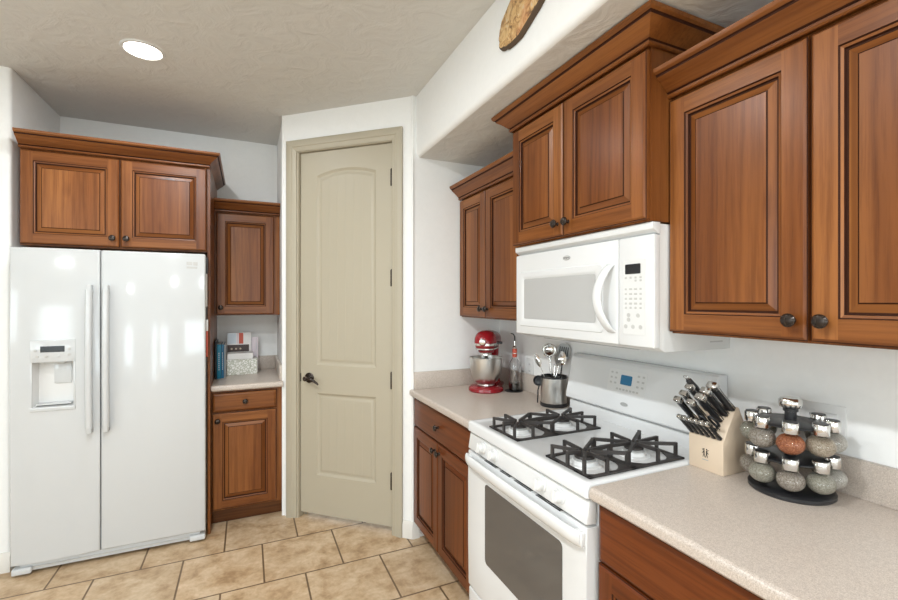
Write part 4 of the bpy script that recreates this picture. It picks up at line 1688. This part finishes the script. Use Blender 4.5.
def jar_proto():
    t = thing('spice_jar', 'x', 'spice jar')
    b_ = MB()
    g = []
    for i in range(15):
        a = R(-80 + 145 * i / 14)
        g.append((0.0325 * math.cos(a), 0.0285 * math.sin(a)))
    g.append((0.0165, 0.028))
    g.append((0.0165, 0.036))
    b_.lathe(g, M['jarglass'], (0, 0, 0.027), seg=28)
    b_.build('globe', t, 50)
    b_ = MB()
    g2 = [(0.0295 * math.cos(R(-80 + 120 * i / 11)), 0.0238 * math.sin(R(-80 + 120 * i / 11))) for i in range(12)]
    b_.lathe(g2, M['herb'], (0, 0, 0.027), seg=24)
    b_.build('contents', t, 50)
    b_ = MB()
    b_.lathe([(0.0185, 0.056), (0.0195, 0.058), (0.0195, 0.082), (0.018, 0.085), (0.004, 0.086)], M['chrome'], seg=28)
    b_.build('lid', t)
    b_ = MB()
    b_.lathe([(0.0165, 0.0858), (0.0165, 0.0868)], M['black'], seg=24)
    b_.build('lid_insert', t)
    return t


JP = jar_proto()
used = [False]
fills = {}
_src = [ch for ch in JP.children if ch.name.startswith('contents')][0].data
for f_ in ('orange', 'pepper', 'beige', 'salt', 'herb'):
    fills[f_] = _src.copy()
    fills[f_].materials[0] = M[f_]
# (tier, step around from the front; + is to the right seen from the front, fill, label)
jars = [(1, 0, 'orange', 'spice jar of orange powder, front of the upper tier'),
        (1, -1, 'pepper', 'grey spice jar left of the orange one, upper tier'),
        (1, 1, 'beige', 'beige spice jar right of the orange one, upper tier'),
        (1, -2, 'herb', 'spice jar at the far left of the upper tier, beside knife block'),
        (1, 2, 'salt', 'pale spice jar at the far right of the upper tier'),
        (1, -3, 'herb', 'rear left spice jar of the upper tier, only its lid showing'),
        (1, 3, 'pepper', 'rear right spice jar of the upper tier, only its lid showing'),
        (0, 0, 'pepper', 'peppery grey spice jar at the front of the lower tier'),
        (0, -1, 'herb', 'green-grey spice jar left of front on the lower tier'),
        (0, 1, 'herb', 'grey spice jar right of front on the lower tier'),
        (0, -2, 'pepper', 'spice jar at the far left of the lower tier, beside knife block'),
        (0, 2, 'salt', 'spice jar at the far right of the lower tier')]
for tier, k_, fill, lb in jars:
    o = JP if not used[0] else copy_tree(JP)
    used[0] = True
    a = toward + R(45) * k_
    o.location = (PX_ + 0.090 * math.cos(a), PY_ + 0.090 * math.sin(a), 0.914 + ZT[tier] - 0.076)
    o.rotation_euler = (0, 0, a)
    tag(o, lb, 'spice jar', 'glass globe spice jars on the rack')
    for ch in o.children:
        if ch.name.startswith('contents'):
            ch.data = fills[fill]

# ------------------------------------------------------------------ books and box on the small counter
def book(label, x0, x1, y0, y1, h, m, band=None):
    t = thing('book', label, 'book', ((x0 + x1) / 2, y0, 0.914), 0, 'books beside the refrigerator')
    w = (x1 - x0) / 2
    b_ = MB()
    b_.box(-w, w, 0, 0.003, 0, h, m, 0.001)
    b_.box(-w, -w + 0.002, 0, y1 - y0, 0, h, m)
    b_.box(w - 0.002, w, 0, y1 - y0, 0, h, m)
    b_.build('cover', t)
    b_ = MB()
    b_.box(-w + 0.002, w - 0.002, 0.003, y1 - y0 - 0.004, 0.003, h - 0.003, M['paper'])
    b_.build('pages', t)
    if band:
        b_ = MB()
        for z in range(9):
            b_.box(-w * 0.16, w * 0.16, -0.0008, 0.001, h * 0.25 + 0.014 * z, h * 0.25 + 0.014 * z + 0.009, band)
        b_.build('spine_print', t)


book('black book, leftmost and tallest beside the refrigerator panel', -0.204, -0.193, 3.44, 3.66, 0.262, M['blackbook'])
book('bright teal book standing right of the black book', -0.192, -0.166, 3.45, 3.67, 0.238, M['teal'], M['paper'])
book('dark blue book standing between teal and grey books', -0.165, -0.150, 3.47, 3.68, 0.236, M['teal2'], M['paper'])
book('thin grey book standing left of the patterned box', -0.149, -0.140, 3.50, 3.70, 0.230, M['greybook'])
t = thing('storage_box', 'low white patterned box in front of the cookbooks', 'box', (-0.137, 3.58, 0.914))
mb = MB()
mb.box(0, 0.205, 0, 0.12, 0, 0.110, M['pat'], 0.002)
mb.build('body', t)
mb = MB()
mb.box(-0.002, 0.207, -0.002, 0.122, 0.100, 0.112, M['pat'], 0.002)
mb.build('lid', t)
t = thing('book', 'thick white book lying flat on the patterned box', 'book', (-0.134, 3.585, 1.0262), 0, 'books beside the refrigerator')
mb = MB()
mb.box(0, 0.172, 0, 0.11, 0, 0.002, M['paper'])
mb.box(0, 0.172, 0, 0.11, 0.044, 0.046, M['paper'])
mb.box(0, 0.172, 0, 0.002, 0, 0.046, M['paper'])
mb.build('cover', t)
mb = MB()
mb.box(0.003, 0.169, 0.002, 0.107, 0.002, 0.044, M['salt'])
mb.build('pages', t)
# cookbook standing behind, its cover pale with a red stripe over a dark food photo
t = thing('cookbook', 'cookbook with red stripe and dark food photo, standing behind the box', 'book', (-0.138, 3.72, 0.914), 0, 'books beside the refrigerator')
mb = MB()
mb.box(0, 0.165, 0, 0.022, 0, 0.300, M['paper'], 0.001)
ck = mb.build('cover', t)
mb = MB()
mb.box(0.002, 0.060, -0.0008, 0.001, 0.215, 0.297, M['blueprint'])
mb.box(0.064, 0.076, -0.0008, 0.001, 0.215, 0.297, M['pink'])
mb.box(0.080, 0.110, -0.0008, 0.001, 0.215, 0.297, M['redprint'])
mb.box(0.002, 0.150, -0.0008, 0.001, 0.150, 0.208, M['darkprint'])
for x in (0.03, 0.06, 0.09):
    mb.lathe([(0.007, -0.0012), (0.007, 0.001)], M['beige'], (x, 0, 0.178), 'Y', 12)
mb.build('cover_print', t)
t = thing('booklet', 'pale lilac booklet standing at the right behind the box', 'book', (0.030, 3.715, 0.914), 0, 'books beside the refrigerator')
mb = MB()
mb.box(0, 0.046, 0, 0.018, 0, 0.262, M['pink'], 0.001)
mb.build('cover', t)
mb = MB()
mb.box(0.030, 0.034, -0.0008, 0.001, 0.02, 0.255, M['greybook'])
mb.build('cover_print', t)

# ------------------------------------------------------------------ outlets on the right wall
def outlet(name, label, y, z, w, gang):
    t = thing(name, label, 'outlet', (XW, y, z), RW)
    b_ = MB()
    b_.box(-w / 2, w / 2, -0.005, 0.0, -0.058, 0.058, M['white2'], 0.002)
    b_.build('cover_plate', t)
    for g in gang:
        b_ = MB()
        if g[0] == 'o':
            for dz in (-0.02, 0.02):
                b_.lathe([(0.0165, -0.004), (0.0165, -0.0065)], M['white2'], (g[1], 0, dz), 'Y', 20)
                for dx in (-0.005, 0.005):
                    b_.box(g[1] + dx - 0.001, g[1] + dx + 0.001, -0.0068, -0.006, dz - 0.004, dz + 0.005, M['seam'])
            b_.build('socket', t)
        else:
            b_.box(g[1] - 0.016, g[1] + 0.016, -0.0085, -0.004, -0.033, 0.033, M['white2'], 0.002)
            b_.build('rocker_switch', t)


outlet('wall_outlet', 'white double-gang wall outlet behind the spice rack', 0.728, 1.095, 0.116, [('o', -0.024), ('s', 0.024)])
outlet('wall_outlet', 'white wall outlet on the wall right of the bottle', 2.205, 1.055, 0.072, [('o', 0.0)])

# ------------------------------------------------------------------ wood slice on the soffit
t = thing('wood_slice', 'oval bark-edged wood slice hung on the white soffit', 'wall decoration', (SX, 1.34, 2.565))
mb = MB()
n = 72
out, out2 = [], []
rnd = random.Random(3)
ph = [rnd.uniform(0, 6.28) for _ in range(4)]
for i in range(n):
    a = 2 * PI * i / n
    k_ = 1 + 0.025 * math.sin(3 * a + ph[0]) + 0.018 * math.sin(7 * a + ph[1]) + 0.012 * math.sin(13 * a + ph[2]) + 0.008 * math.sin(23 * a + ph[3])
    e1, e2 = 0.225 * math.cos(a) * k_, 0.095 * math.sin(a) * k_
    out.append((-0.92 * e1 + 0.38 * e2, 0.38 * e1 + 0.92 * e2))
def ringp(s, x):
    return [(x, u * s, v * s) for u, v in out]
mb.rings([ringp(0.99, -0.001), ringp(1.0, -0.008), ringp(0.985, -0.020), ringp(0.955, -0.024)], M['bark'], cap0=True, cap1=False)
mb.build('bark_edge', t, 50)
mb = MB()
mb.rings([ringp(0.955, -0.0238), ringp(0.94, -0.0246)], M['slice'], cap0=False, cap1=True)
mb.build('wood_face', t, 50)

# ------------------------------------------------------------------ recessed ceiling lamp
t = thing('recessed_light', 'lit round recessed ceiling light above the kitchen floor', 'ceiling light', (-0.475, 2.65, CEIL))
mb = MB()
mb.lathe([(0.078, -0.002), (0.082, -0.0075), (0.093, -0.006), (0.096, -0.0005)], M['white2'], seg=40, cap0=False, cap1=False)
mb.build('trim_ring', t)
mb = MB()
mb.lathe([(0.0005, -0.004), (0.079, -0.004), (0.079, -0.003)], M['lamp'], seg=40)
mb.build('lens', t)
l = bpy.data.lights.new('recessed_lamp', 'AREA')
l.shape = 'DISK'
l.size = 0.14
l.energy = 5
l.color = (0.91, 0.965, 1.0)
lo = bpy.data.objects.new('recessed_lamp', l)
COL.objects.link(lo)
lo.location = (-0.475, 2.65, CEIL - 0.012)
